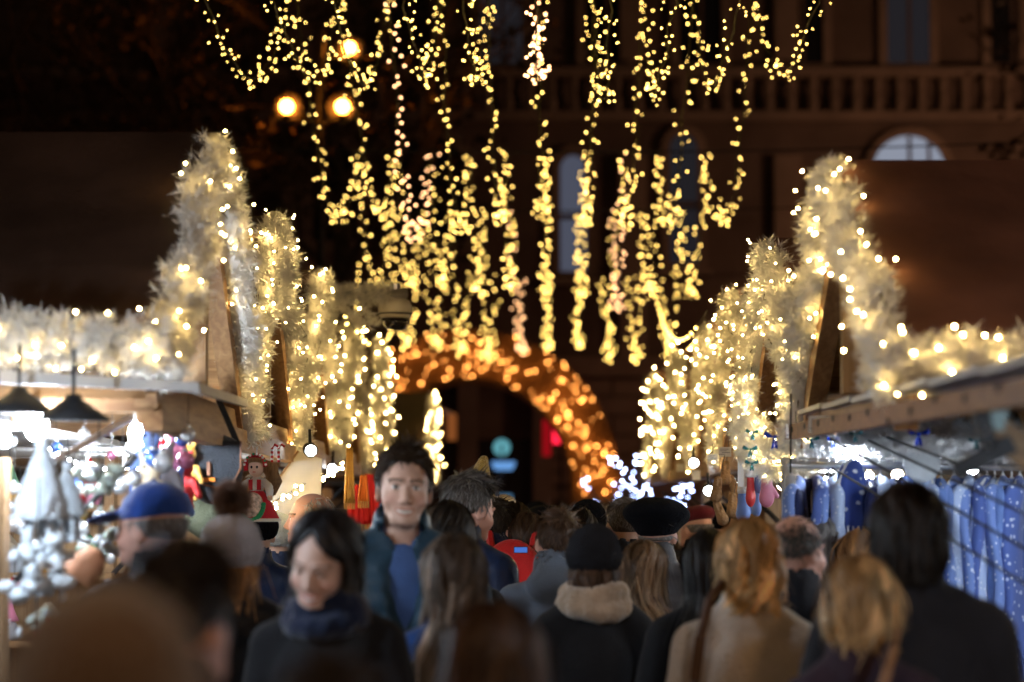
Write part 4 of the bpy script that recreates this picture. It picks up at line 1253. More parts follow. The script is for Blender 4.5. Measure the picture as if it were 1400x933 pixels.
# carried things and accessories
def strap_bag():
    t = thing('shoulder_bag', 'tan strap and bag of the blond woman in the lower right foreground', 'bag', at(1215, 905, 5.70))
    o = t.location; pts = [tuple(at(1228,862,5.74)-o), tuple(at(1224,885,5.68)-o), tuple(at(1214,915,5.66)-o), tuple(at(1200,960,5.66)-o), (-.04,-.05,-.42)]
    b = MB()
    for p, q in zip(pts, pts[1:]): b.bar(p, q, .008, .024)
    b.build('strap', mat('tan_leather', (.30,.14,.06), .5, .2), t)
    MB().box((-.06,-.06,-.55), (.28,.09,.24)).build('pouch', mat('tan_leather_bag', (.26,.12,.05), .5, .2), t)
bp = thing('backpack', 'bright red backpack on the man with the navy collar', 'backpack', at(700, 800, 10.58))
S = SDF(rng_(-.2,.2,.012), rng_(-.14,.14,.012), rng_(-.3,.26,.012))
S.ell((0,0,-.02), (.155,.09,.22), .03); S.ell((0,-.07,-.09), (.11,.05,.1), .02)
v, f = S.mesh(); mk('pack', v, f, red, bp, True)
for sx in (-1, 1): MB().tube([(sx*.09,.05,.16),(sx*.10,.11,.22),(sx*.10,.2,.17)], .018, 6).build('strap', red, bp)
hb = thing('handbag', 'long brown shoulder bag strap on the beige wool coat', 'bag', at(962, 850, 6.95))
o = hb.location; pts = [tuple(at(988,798,7.05)-o), tuple(at(970,820,6.93)-o), tuple(at(958,870,6.9)-o), tuple(at(950,930,6.9)-o), tuple(at(945,1000,6.92)-o)]
b = MB()
for p, q in zip(pts, pts[1:]): b.bar(p, q, .01, .03)
b.build('strap', mat('brown_leather', (.10,.05,.03), .5, .2), hb)
MB().box(tuple(Vector(pts[-1])+Vector((0,0,-.12))), (.26,.1,.24)).build('pouch', mat('brown_leather_bag', (.09,.045,.03), .5, .2), hb)
strap_bag()
ph = thing('phone', 'phone with a lit blue screen held up in the crowd', 'phone', at(712, 752, 10.2))
MB().box((0,0,0), (.012,.09,.045) if False else (.06,.009,.028)).build('case', M['black_metal'], ph)
MB().box((0,-.006,0), (.054,.002,.022)).build('screen', emis('screen_blue', (.12,.3,1.0), .55), ph)
# ------------------------------------------------------------------ lamps of the market and added fill lamps
def bare_bulb(px, py, d, label, up=.12, r=.032, m='lamp_white'):
    p = at(px, py, d)
    t = thing('bare_bulb', label, 'light bulb', p, group='white bulbs hung in the stalls')
    MB().ball((0,0,0), (r,r,r*1.25), 12, 8).build('bulb', M[m], t, True)
    MB().lathe([(.016,.035),(.02,.05),(.018,.085),(.006,.095)], (0,0,0), 10).build('socket', M['white_panel'], t)
    MB().tube([(0,0,.09),(.004,0,.09+up)], .004, 5).build('wire', M['black_metal'], t)
    return t
bare_bulb(50, 583, 7.45, 'bright white bulb above the cone shaped lace ornament', .1, .036)
bare_bulb(190, 593, 8.6, 'bright white bulb above the blue baseball cap', .1, .038)
bare_bulb(6, 601, 7.9, 'white bulb at the far left edge of the picture', .1, .022)
bare_bulb(216, 607, 9.0, 'small white bulb right of the bulb over the blue cap', .1, .020)
bare_bulb(1081, 682, 9.0, 'glaring white bulb at the left end of the garment rack', .3, .030)
bare_bulb(1163, 621, 9.15, 'white bulb shining through the fluffy garland under the hatch', .06, .021, 'lamp_white_mid')
for x_, y_ in ((1.98, 7.9), (2.5, 7.9)):  # hidden bulbs added to brighten the garments
    t = thing('bare_bulb', f"unseen white bulb added under the ceiling of the nearest right stall, {'nearer to' if x_ < 2.2 else 'farther from'} the aisle", 'light bulb', (x_, y_, 1.885 if x_ > 1.6 else 1.95), group='white bulbs hung in the stalls')
    MB().ball((0,0,0), (.03,.03,.036), 12, 8).build('bulb', M['lamp_white'], t, True)
    MB().lathe([(.016,.032),(.018,.045)], (0,0,0), 10).build('socket', M['white_panel'], t)
for s_, x_, y_, lab in ((-1,-1.66,5.95,'unseen fill bulb added outside the left edge to light the ornaments'),(-1,-1.62,2.6,'unseen fill bulb added in the middle of the stall left of the photographer'),(1,1.6,4.05,'unseen fill bulb added at the far corner of the stall right of the photographer'),(1,1.66,2.4,'unseen fill bulb added in the middle of the stall right of the photographer')):  # unseen fill bulbs added to light the ornaments and the crowd
    t = thing('bare_bulb', lab, 'light bulb', (x_, y_, 1.98), group='white bulbs hung in the stalls')
    MB().ball((0,0,0), (.036,.036,.045), 12, 8).build('bulb', M['fill_corner' if y_ > 5 else 'fill_near'], t, True)
    MB().lathe([(.016,.038),(.02,.055),(.018,.085),(.006,.095)], (0,0,0), 10).build('socket', M['white_panel'], t)
def pendant(px, py, d, label):
    p = at(px, py, d)
    t = thing('pendant_lamp', label, 'lamp', p, group='black shaded lamps on the left stall')
    MB().lathe([(.105,-.018),(.107,-.013),(.06,.022),(.028,.045),(.02,.06)], (0,0,0), 20).build('shade', M['black_metal'], t, True)
    MB().lathe([(.085,-.017),(.085,-.0165)], (0,0,0), 18).build('diffuser', M['lamp_white_mid'], t)
    MB().tube([(0,0,.06),(0,0,.19)], .006, 6).build('stem', M['black_metal'], t)
pendant(100, 567, 7.05, 'black shaded lamp right of the bright bulb on the left stall')
pendant(26, 557, 7.2, 'black shaded lamp at the left picture edge')
def spot(px, py, d, label, s=1, yaw=0.0, m='lamp_white_soft'):
    p = at(px, py, d)
    t = thing('spotlight', label, 'spotlight', p, yaw, 'small spotlights under the hatch edges')
    R = Matrix.Rotation(math.radians(100), 3, 'X')
    MB().lathe([(.02,-.05),(.034,-.03),(.036,.03),(.033,.035)], (0,0,0), 12, R).build('housing', M['black_metal'], t)
    MB().lathe([(.027,.034),(.027,.037)], (0,0,0), 12, R).build('lens', M[m], t)
    MB().tube([(0,0,.03),(.0,.02,.10)], .008, 6).build('bracket', M['black_metal'], t)
spot(424, 615, 11.9, 'small spotlight right of the hanging doll', yaw=.2)
spot(968, 670, 14.2, 'white work light under the beam with the price tags', m='lamp_white_soft')
spot(948, 632, 15.6, 'small white light beyond the price tags on the right')
spot(455, 640, 14.6, 'small spotlight above the red cloths')
# lamps deeper in the farther stalls
for s, rows in ((-1, LX[1:5]), (1, RX[1:])):
    for i, (xx, yy) in enumerate(rows):
        for q in ((-.5, .5) if i < 2 else (0,)):
            p = (s*(abs(xx)+.75), yy+q, 1.86)
            t = thing('ceiling_bulb', f"{'warm' if i % 2 else 'white'} bulb under the ceiling of the {['second','third','fourth','fifth','sixth'][i]} {'left' if s < 0 else 'right'} stall, {'nearer' if q < 0 else 'farther' if q > 0 else 'the only'} one", 'light bulb', p, group='bulbs inside the farther stalls')
            MB().ball((0,0,0), .03, 10, 7).build('bulb', M['stall_warm'] if i % 2 else M['lamp_white'], t, True)
            MB().tube([(0,0,.025),(0,0,.09)], .012, 8).build('socket', M['white_panel'], t)

# unseen lamp posts added to light the crowd from behind and the hall facade
def fill_lamp_post(x, y, h, label, m, r=.16):
    t = thing('street_lamp', label, 'street lamp', (x, y, 0), group='unseen lamp posts added as fill light')
    MB().tube([(0,0,0),(0,0,1),(0,0,h-.15)], [.11,.07,.045], 8).build('pole', M['black_metal'], t)
    g = MB().ball((0,0,h), r, 14, 9).build('globe', M[m], t, True)
    MB().lathe([(.09,-.2),(.07,-.1)], (0,0,h), 10).build('globe_holder', M['black_metal'], g)
fill_lamp_post(-1.6, -2.2, 4.6, 'unseen warm lamp post added behind the photographer on the left', 'fill_post_warm')
fill_lamp_post(2.4, -1.0, 4.8, 'unseen warm lamp post added behind the photographer on the right', 'fill_post_warm')
fill_lamp_post(13.2, 53, 8.2, 'unseen lamp post added right of the picture to light the hall', 'fill_post_sodium', .2)
fill_lamp_post(17, 50, 8.5, 'unseen lamp post added farther right to light the hall', 'fill_post_sodium', .2)

# ------------------------------------------------------------------ left stall: ornaments, bags, dolls
plaster = mat('white_plaster', (.62,.66,.70), .6, .15, 12, .3, 60); plaster_g = mat('green_white_glaze', (.50,.58,.50), .35, .25, 18)
lace = mat('white_lace', (.66,.70,.74), .8, .2, 22, .9, 90); terra = mat('terracotta', (.42,.18,.09), .7, .2)
felt_red = mat('red_felt', (.55,.015,.02), .9, .1); felt_grey = mat('grey_felt', (.16,.17,.20), .9, .2)
G = random.Random(21)
def hang(name, label, cat, px, py, d, group=None, rz=0.0): return thing(name, label, cat, at(px, py, d), rz, group)
def lace_angel(px, py, d, s, label):
    t = hang('lace_ornament', label, 'ornament', px, py, d, 'white ornaments hung at the left stall')
    b = MB(); prof = []
    for i in range(9):
        f = i/8; prof.append((s*(.16 + .84*f**.85)*(1+.08*math.sin(f*26)), -2.3*s*f))
    b.lathe(prof, (0,0,0), 16); o = b.build('skirt', lace, t, True)
    MB().ball((0,0,s*.1), s*.26, 10, 7).build('head', plaster, t, True)
    for i in range(5):
        a = 2*math.pi*i/5 + .4; x, y = .55*s*math.cos(a), .5*s*math.sin(a)
        lg = MB().tube([(x*.7,y*.7,-2.2*s),(x,y,-2.7*s),(x,y,-3.15*s)], s*.13, 7).build('leg', plaster, t, True)
        MB().lathe([(s*.13,.0),(s*.22,-s*.25),(s*.24,-s*.42)], (x,y,-3.1*s), 9).build('bell', plaster, lg)
    MB().tube([(0,0,s*.3),(0,0,s*1.1)], .003, 4).build('cord', M['cable'], t)
lace_angel(58, 612, 6.6, .085, 'cone shaped white lace ornament with dangling bell legs at the left edge')
lace_angel(92, 640, 7.0, .06, 'smaller grey white lace ornament just right of the large one')
def shell_cluster(px, py, d, r, h, n, label, mats, nm='shell_garland'):
    t = hang(nm, label, 'ornament', px, py, d, 'white ornaments hung at the left stall')
    for i in range(n):
        a = G.random()*6.28; rr = r*math.sqrt(G.random()); z = -h*G.random()
        R = r*G.uniform(.22,.42); m = G.choice(mats)
        k = G.random()
        if k < .45: b = MB().ball((rr*math.cos(a), rr*math.sin(a), z), (R, R*.7, R*.62), 9, 6); nm2 = 'shell'
        elif k < .75: b = MB().lathe([(R*.15,R*.6),(R*.5,R*.3),(R*.62,-R*.2),(R*.75,-R*.6)], (rr*math.cos(a), rr*math.sin(a), z), 9); nm2 = 'bell'
        else: b = MB().lathe([(R*.05,R),(R*.5,R*.1),(R*.45,-R*.4),(R*.2,-R*.7)], (rr*math.cos(a), rr*math.sin(a), z), 7, Matrix.Rotation(G.uniform(-.8,.8),3,'X')); nm2 = 'pine_cone'
        b.build(nm2, m, t, True)
    MB().tube([(0,0,-h),(0,0,.16)], .003, 4).build('cord', M['cable'], t)
shell_cluster(135, 635, 7.4, .075, .10, 26, 'upper greenish white shell cluster left of the blue cap', [plaster_g, plaster, plaster_g])
shell_cluster(140, 690, 7.4, .035, .08, 9, 'narrow string of white shells below the upper cluster', [plaster, plaster_g])
shell_cluster(136, 725, 7.4, .065, .09, 24, 'middle white shell cluster over a terracotta bell', [plaster, plaster_g, plaster])
shell_cluster(140, 790, 7.4, .05, .10, 16, 'lowest white and green shell cluster on the string', [plaster, plaster_g])
b = hang('terracotta_bell', 'brown terracotta bell below the middle shell cluster', 'bell', 122, 770, 7.35)
MB().lathe([(.01,.05),(.035,.04),(.05,.0),(.055,-.05),(.06,-.055)], (0,0,0), 14, Matrix.Rotation(.7,3,'Y')).build('body', terra, b, True)
shell_cluster(52, 735, 6.5, .085, .17, 30, 'large cluster of pale plaster owls and bells below the lace ornament', [plaster, lace, plaster])
shell_cluster(70, 705, 6.7, .06, .06, 8, 'grey cluster between the lace ornament and the plaster bells', [felt_grey, plaster])
shell_cluster(48, 832, 6.4, .05, .07, 12, 'lowest pale plaster cluster at the left picture edge', [plaster, plaster_g])
t = hang('red_heart', 'small shiny red heart ornament among the white ones', 'ornament', 102, 690, 7.3)
S = SDF(rng_(-.05,.05,.005), rng_(-.025,.025,.005), rng_(-.05,.05,.005))
for sx in (-1, 1): S.cone((sx*.016,0,.014), (0,0,-.026), .019, .007, .004)
v, f = S.mesh(); mk('heart', v, f, mat('red_gloss', (.75,.01,.015), .15, 0, coat=.6), t, True)
MB().tube([(0,0,.02),(0,0,.09)], .002, 4).build('cord', M['cable'], t)
# baubles and small lights crowding the opening of the nearest left stall
bm = [mat('bauble_'+n, c, .22, .1, metal=.35, coat=.4) for n, c in (('silver',(.65,.68,.72)),('red',(.6,.02,.03)),('blue',(.08,.18,.6)),('gold',(.65,.42,.10)),('white',(.75,.76,.78)),('pink',(.65,.22,.36)))]
bnames = ['silver','red','blue','gold','white','pink']
for i in range(44):
    c = G.choice((0,0,4,4,4,1,2,3,5)); px = G.uniform(4, 262); py = G.uniform(592, 800) if px < 165 else G.uniform(588, 668); d = G.uniform(7.7, 9.2); rr = G.uniform(.016, .034)
    t = thing('bauble', f"{'large' if rr > .028 else 'small' if rr < .021 else 'mid sized'} {bnames[c]} bauble hanging {'high' if py < 628 else 'low' if py > 690 else 'midway'} {'by the lace ornaments' if px < 95 else 'by the shell string' if px < 170 else 'among the soft toys'}, left stall", 'bauble', at(px, py, d), group=f'{bnames[c]} baubles at the left stall')
    MB().ball((0,0,0), rr, 10, 7).build('ball', bm[c], t, True)
    MB().lathe([(rr*.3,rr*.93),(rr*.3,rr*1.2)], (0,0,0), 7).build('cap', M['steel'], t)
    MB().tube([(0,0,rr*1.2),(0,0,rr*1.2+G.uniform(.05,.2))], .0016, 4).build('cord', M['cable'], t)
a = at(60, 604, 8.9); b_ = at(272, 600, 9.4); P = [tuple((b_-a)*f + Vector((0,0,-.10*4*f*(1-f)))) for f in np.linspace(0,1,24)]
t = thing('bulb_string', 'sagging string of tiny cold white lights among the ornaments of the left stall', 'fairy lights', a)
MB().tube(P, .002, 4, False).build('cable', M['cable'], t); bulbs('bulbs', [(p[0]+G.gauss(0,.01), p[1], p[2]-.012) for p in P], .006, M['lamp_white_mid'], t)
# shelves on the far wall of the nearest left stall, with ceramic houses and gnomes
sh = thing('wall_shelf', 'wooden wall shelves with small goods inside the nearest left stall', 'shelf', (-2.35, 9.80, 0))
for z in (1.15, 1.42, 1.69): board('shelf_board', (0, 0, z), (1.5, .22, .025), M['wood'], sh)
for xx in (-.72, .72): board('upright', (xx, .05, .95), (.04, .1, 1.9), M['wood_z'], sh)
cols = [mat('toy_'+n, c, .5, .15) for n, c in (('red',(.5,.03,.03)),('green',(.06,.25,.09)),('cream',(.6,.5,.36)),('blue',(.15,.24,.54)),('pink',(.6,.2,.3)),('ochre',(.5,.28,.06)),('grey',(.3,.3,.32)))]
cn = ['red','green','cream','blue','pink','ochre','grey']
lev = ['lowest', 'middle', 'top']
k = 0
for li, z in enumerate((1.165, 1.435, 1.705)):
    for i in range(9):
        x = -3.02 + i*.165; c = (i*3 + li*2) % 7; c2 = (c + 2 + li) % 7
        if (i + li) % 2:
            t = thing('ceramic_house', f'{cn[c]} ceramic house with {cn[c2]} roof, place {i+1} on the {lev[li]} stall shelf', 'ornament', (x, 9.76, z), G.uniform(-.3,.3), 'goods on the stall shelves')
            MB().box((0,0,.045), (.09,.07,.09)).build('wall', cols[c], t)
            MB().prism([(-.055,-.042,.09),(.055,-.042,.09),(0,-.042,.15)], .084, (0,1,0)).build('roof', cols[c2], t)
            MB().box((0,-.037,.03), (.022,.006,.05)).build('door', cols[(c+4) % 7], t)
        else:
            t = thing('felt_gnome', f'felt gnome with {cn[c]} hat and {cn[c2]} coat, place {i+1} on the {lev[li]} stall shelf', 'ornament', (x, 9.76, z), 0, 'goods on the stall shelves')
            MB().lathe([(.045,0),(.05,.03),(.035,.08)], (0,0,0), 10).build('body', cols[c2], t, True)
            MB().lathe([(.052,.075),(.035,.11),(.018,.16),(.003,.19)], (0,0,0), 10).build('hat', cols[c], t, True)
            MB().lathe([(.03,.085),(.022,.05),(.004,.015)], (0,-.03,0), 8).build('beard', plaster, t, True)
# soft toys hung along the hatch edge
for i, (px, py, d, c, w) in enumerate(((206,612,8.2,3,.05),(222,640,8.4,6,.06),(238,606,8.6,4,.05),(250,650,8.7,0,.055),(262,612,9.2,2,.05),(236,672,8.5,3,.06),(258,632,9.0,5,.045),(205,655,8.1,2,.055),(276,598,9.5,6,.045))):
    t = hang('soft_toy', f"{cn[c]} soft toy hanging {['left of','below','above','beside'][i % 4]} the others near the {['upper bulb','blue cap','satchel strap','satchel'][i // 3]}", 'soft toy', px, py, d, 'soft toys hung on the hatch edge')
    S = SDF(rng_(-.1,.1,.009), rng_(-.07,.07,.009), rng_(-.16,.1,.009))
    S.ell((0,0,-.05), (w*.8,w*.65,w), .02); S.ell((0,-.004,.03), (w*.7,w*.62,w*.65), .02)
    for sx in (-1, 1):
        S.cone((sx*w*.4,0,.065), (sx*w*.55,0,.082), w*.24, w*.2, .008); S.cone((sx*w*.7,-.01,-.02), (sx*w*1.15,-.02,-.075), w*.28, w*.24, .012); S.cone((sx*w*.4,-.01,-.09), (sx*w*.6,-.03,-.135), w*.32, w*.28, .012)
    v, f = S.mesh(); mk('body', v, f, cols[c], t, True)
    for sx in (-1, 1): MB().ball((sx*w*.25,-w*.6,.04), .006, 6, 5).build('eye', M['black_metal'], t)
    MB().tube([(0,0,.07),(0,0,.22)], .002, 4).build('cord', M['cable'], t)
# satchel and olive bag
den = mat('grey_blue_felt', (.022,.026,.034), .9, .2, 9, .5, 120, sheen=.3); tanl = mat('brown_trim', (.16,.06,.025), .5, .2)
t = hang('satchel', 'dark grey felt satchel with brown piping hanging from the hatch', 'bag', 294, 640, 9.1, rz=.25)
S = SDF(rng_(-.12,.12,.008), rng_(-.06,.06,.008), rng_(-.15,.15,.008))
S.ell((0,0,-.005), (.105,.036,.135), .01); S.cone((-.055,0,-.06), (.055,0,-.06), .034, .034, .03); S.cone((-.06,0,.08), (.06,0,.08), .028, .028, .03)
v, f = S.mesh(); mk('body', v, f, den, t, True)
MB().prism([(-.092,-.045,.10),(.092,-.045,.10),(.09,-.048,.0),(.06,-.048,-.06),(0,-.048,-.075),(-.06,-.048,-.06),(-.09,-.048,.0)], .008, (0,1,0)).build('flap', den, t)
MB().tube([(-.09,-.05,.10),(-.09,-.052,.0),(-.06,-.052,-.06),(0,-.052,-.075),(.06,-.052,-.06),(.09,-.052,0),(.09,-.05,.10)], .004, 5).build('piping', tanl, t)
MB().box((-.03,-.057,-.045), (.045,.008,.016)).build('buckle', mat('orange_leather', (.7,.22,.03), .4, .1), t)
MB().tube([(-.03,-.054,.02),(-.03,-.058,-.03)], .008, 6).build('tab', tanl, t)
for sx, lean in ((-1, .02), (1, -.05)):
    MB().bar((sx*.09,0,.08), (sx*.06+lean,.0,.26), .006, .022).build('strap', den, t)
t = hang('olive_bag', 'olive green cloth bag hanging behind the satchel', 'bag', 286, 690, 9.5)
S = SDF(rng_(-.14,.14,.01), rng_(-.06,.06,.01), rng_(-.16,.16,.01)); S.ell((0,0,0), (.11,.04,.14), .01); S.cone((-.07,0,-.06), (.07,0,-.06), .035, .035, .03)
v, f = S.mesh(); mk('body', v, f, mat('olive_canvas', (.10,.11,.07), .9, .2, 8, .5, 100), t, True)
MB().tube([(-.08,0,.1),(-.06,0,.25),(.0,0,.32),(.06,0,.25),(.08,0,.1)], .008, 6).build('strap', mat('olive_strap', (.09,.09,.06), .9), t)
# rag doll
t = hang('rag_doll', 'rag doll with long blond hair, beaded headdress and red and white folk dress', 'doll', 351, 640, 10.3, rz=-.15)
cream_sk = mat('doll_skin', (.72,.50,.40), .8, .05); white_c = mat('white_cotton', (.78,.77,.76), .85, .1, 20, .4, 90); redc = mat('red_skirt', (.50,.012,.03), .8, .15); grn = mat('green_trim', (.02,.30,.14), .7)
doll_h = mat('doll_hair', (.36,.20,.09), .7, .35, 4, .9, 30, stretch=(30,30,2)); embr = mat('embroidery', (.55,.42,.36), .8, .6, 60)
MB().ball((0,-.01,.0), (.034,.033,.040), 16, 11).build('head', cream_sk, t, True)
for sx in (-1, 1):
    MB().ball((sx*.012,-.042,.003), (.0048,.003,.0062), 8, 6).build('eye', mat('doll_eye', (.01,.012,.03), .2, 0), t)
    v = MB(); v.tube([(sx*.02,.01,.02),(sx*.058,.012,-.005),(sx*.075,.012,-.06),(sx*.066,.01,-.115)], [.022,.034,.034,.014], 10); v.build('hair', doll_h, t, True)
    ar = MB().tube([(sx*.024,0,-.052),(sx*.058,-.008,-.078),(sx*.066,-.03,-.118)], [.014,.021,.015], 9).build('sleeve', white_c, t, True)
    MB().ball((sx*.067,-.034,-.128), .012, 8, 6).build('hand', cream_sk, ar, True)
MB().box((0,-.0435,-.018), (.012,.003,.003)).build('mouth', redc, t)
MB().lathe([(.037,-.002),(.040,.006),(.037,.016)], (0,-.008,.016), 16, Matrix.Rotation(-.35,3,'X')).build('fringe', doll_h, t, True)
V = []; b = MB()
for i in range(11):
    a = math.pi*(i/10); b.tube([(.043*math.cos(a),-.018,.004+.05*math.sin(a)),(.043*math.cos(a+.32),-.018,.004+.05*math.sin(a+.32))], .010, 7)
b.build('headdress', redc, t, True)
for i in range(10):
    a = math.pi*((i+.5)/10); MB().ball((.047*math.cos(a),-.029,.006+.053*math.sin(a)), .0058, 7, 5).build('bead', [white_c, grn][i % 2] if i % 3 else white_c, t)
MB().lathe([(.016,-.038),(.031,-.055),(.033,-.085),(.028,-.10)], (0,0,0), 12).build('blouse', white_c, t, True)
for sx in (-1, 1): MB().box((sx*.018,-.030,-.072), (.016,.012,.045)).build('vest_panel', redc, t)
v = []
prof = []
b = MB()
for i in range(7):
    f = i/6; prof.append((.030+.072*f**.8, -.098-.125*f))
o = b.lathe(prof, (0,0,0), 20).build('skirt', redc, t, True)
MB().lathe([(.100,-.214),(.106,-.222),(.106,-.228)], (0,0,0), 20).build('hem', white_c, t, True)
S = SDF(rng_(-.07,.07,.006), rng_(-.13,.0,.006), rng_(-.23,-.09,.006)); S.ell((0,-.062,-.165), (.047,.045,.062), .01)
v, f = S.mesh(); mk('apron', v, f, embr, t, True)
for i in range(16):
    a = -math.pi*.95*(i/15); MB().ball((.052*math.cos(a),-.100+.018*abs(math.cos(a)),-.155+.066*math.sin(a)), .011, 7, 5).build('scallop', grn, t)
MB().tube([(.0,0,.05),(.0,0,.085),(.014,0,.10),(.02,0,.085)], .0025, 5).build('hook', M['steel'], t)
# striped candy canes behind the doll
for i, px in enumerate((372, 381)):
    t = hang('candy_cane', ['candy cane just right of the rag doll', 'second candy cane from the rag doll'][i], 'ornament', px, 617, 10.9, 'candy canes by the doll')
    MB().tube([(0,0,-.05),(0,0,.01),(.012,0,.03),(.028,0,.02)], .0055, 7).build('cane', felt_red, t)
    for z in (-.04, -.02, 0.0): MB().tube([(0,0,z),(0,0,z+.008)], .0062, 7).build('stripe', white_c, t)
# red cloths and tassels at the third left stall
redl = mat('red_cloth', (.62,.015,.012), .8, .25, 6, .3, 60); gold_c = mat('gold_cloth', (.55,.30,.06), .6, .3, 9)
for i, (px, py, d, w, h, m, nm) in enumerate(((488,690,13.4,.11,.22,redl,'wide red cloth'),(505,682,13.8,.09,.28,redl,'long red cloth'),(478,650,13.2,.05,.30,gold_c,'gold tasselled ribbon'),(497,668,13.0,.05,.14,mat('orange_cloth', (.8,.2,.02), .7, .2),'orange cloth'),(515,700,14.2,.10,.2,redl,'red cloth next to the tall man'))):
    t = hang('hanging_cloth', f'{nm} hanging at the third left stall', 'cloth', px, py, d, 'red and gold cloths at the left stalls')
    V = []; F = []; n = 13
    for j in range(9):
        f = j/8
        for q in range(n):
            u = q/(n-1)-.5
            V.append((u*w*(.55+.6*f), .02*math.sin(q*1.9+i)*f + .004*math.sin(q*5), h/2-h*f))
    for j in range(8):
        for q in range(n-1): F.append((j*n+q, j*n+q+1, (j+1)*n+q+1, (j+1)*n+q))
    o = mk('drape', V, F, m, t, True); sm = o.modifiers.new('thickness', 'SOLIDIFY'); sm.thickness = .004
    MB().tube([(-w*.3,0,h/2),(w*.3,0,h/2)], .005, 6).build('rod', M['wood'], t)
    for q in range(5): MB().tube([(w*.5*(q/2-1),0,-h/2+.005),(w*.5*(q/2-1),0,-h/2-.035)], .005, 5).build('tassel', gold_c, t)
# string of warm bulbs along the struts of the third left stall
a = at(368, 690, 11.0); b_ = at(468, 632, 14.0); P = [tuple((b_-a)*f) for f in np.linspace(0,1,14)]
t = thing('bulb_string', 'short string of warm bulbs running along the struts right of the doll', 'fairy lights', a)
MB().tube(P, .003, 4, False).build('cable', M['cable'], t)
bulbs('bulbs', [(p[0], p[1]+G.gauss(0,.02), p[2]-.02+G.gauss(0,.015)) for p in P for _ in (0,1)], .0085, M['bulb_warm'], t)
t = thing('canvas_sheet', 'cream canvas side sheet of the stall right of the doll', 'canvas', at(400, 660, 12.3))
o = MB().prism([(-.17,0,-.16),(.14,0,-.18),(.15,0,.12),(.03,0,.16),(-.10,0,-.02)], .006, (0,1,0)).build('sheet', mat('cream_canvas', (.60,.55,.47), .8, .1), t)
MB().tube([(-.10,-.01,-.02),(.03,-.01,.16)], .006, 6).build('edge_rod', M['wood'], t)
# strut seen before the lamps of the nearest left stall
MB().tube([at(72,632,7.1), at(178,572,8.1)], .012, 7).build('strut', M['steel'], LS[0])
MB().prism([at(0,506,7.30), at(272,523,7.30), at(272,536,7.30), at(0,524,7.30)], .03, (0,1,0)).build('fascia', M['white_panel'], LS[0])
MB().prism([at(274,524,7.31), at(339,546,9.7), at(339,557,9.7), at(274,538,7.31)], .02, (-1,0,0)).build('fascia', M['white_panel'], LS[0])

# ------------------------------------------------------------------ right stall: beam, bracket, garments
R1 = RS[0]
A = Vector((1.075, 9.40, 1.985)); B = Vector((1.075, 4.9, 1.935))
MB().bar(A, B, .045, .056).build('awning_beam', wood('orange_beam', (.15,.045,.012), (.32,.115,.03), .6), R1)
G2 = random.Random(5)
for i in range(11):                                                  # bolt heads and knots on the inner side
    p = A.lerp(B, .08+.085*i); MB().ball((p.x-.028, p.y, p.z+G2.uniform(-.02,.02)), (.004,.013,.013), 7, 5).build('knot', M['black_metal'], R1)
wp = []
for q in range(6):
    yy = 9.2 - q*.72
    board('awning_board', (1.40, yy-.33, 2.055-.0085*q), (.62, .69, .018), M['white_panel'], R1)
br = thing('bracket', 'black metal bracket holding the beam over the garments on the right', 'bracket', at(1348, 575, 5.42))
o = br.location
MB().bar(tuple(at(1340,562,5.42)-o), tuple(at(1352,612,5.42)-o), .03, .035).build('upright', M['black_metal'], br)
MB().bar(tuple(at(1306,645,5.42)-o), tuple(at(1384,606,5.42)-o), .03, .042).build('arm', M['black_metal'], br)
for p in ((1347,590),(1351,610)): MB().ball(tuple(at(p[0],p[1],5.40)-o), .006, 8, 6).build('bolt', M['steel'], br)
MB().bar(tuple(at(1356,568,5.45)-o), tuple(at(1374,572,5.45)-o), .03, .06).build('spacer', mat('pale_green_block', (.40,.50,.47), .6), br)
MB().bar(tuple(at(1360,590,5.47)-o), tuple(at(1420,630,5.47)-o), .04, .07).build('brace', M['wood'], br)
for i, (a, b_, da, db) in enumerate(((1135,598),(1402,748),8.9,6.6), ) if False else enumerate((((1136,600),(1404,752),8.9,6.6),((1165,592),(1404,704),8.9,6.6),((1190,590),(1404,668),8.9,6.6),((1138,640),(1404,800),9.0,6.5))):
    MB().tube([at(*a, da), at(*b_, db)], .0045, 6).build('strut', M['black_metal'], R1)
MB().tube([(1.425,6.58,0),(1.425,6.58,1.72)], .016, 8).build('strut_post', M['black_metal'], R1)
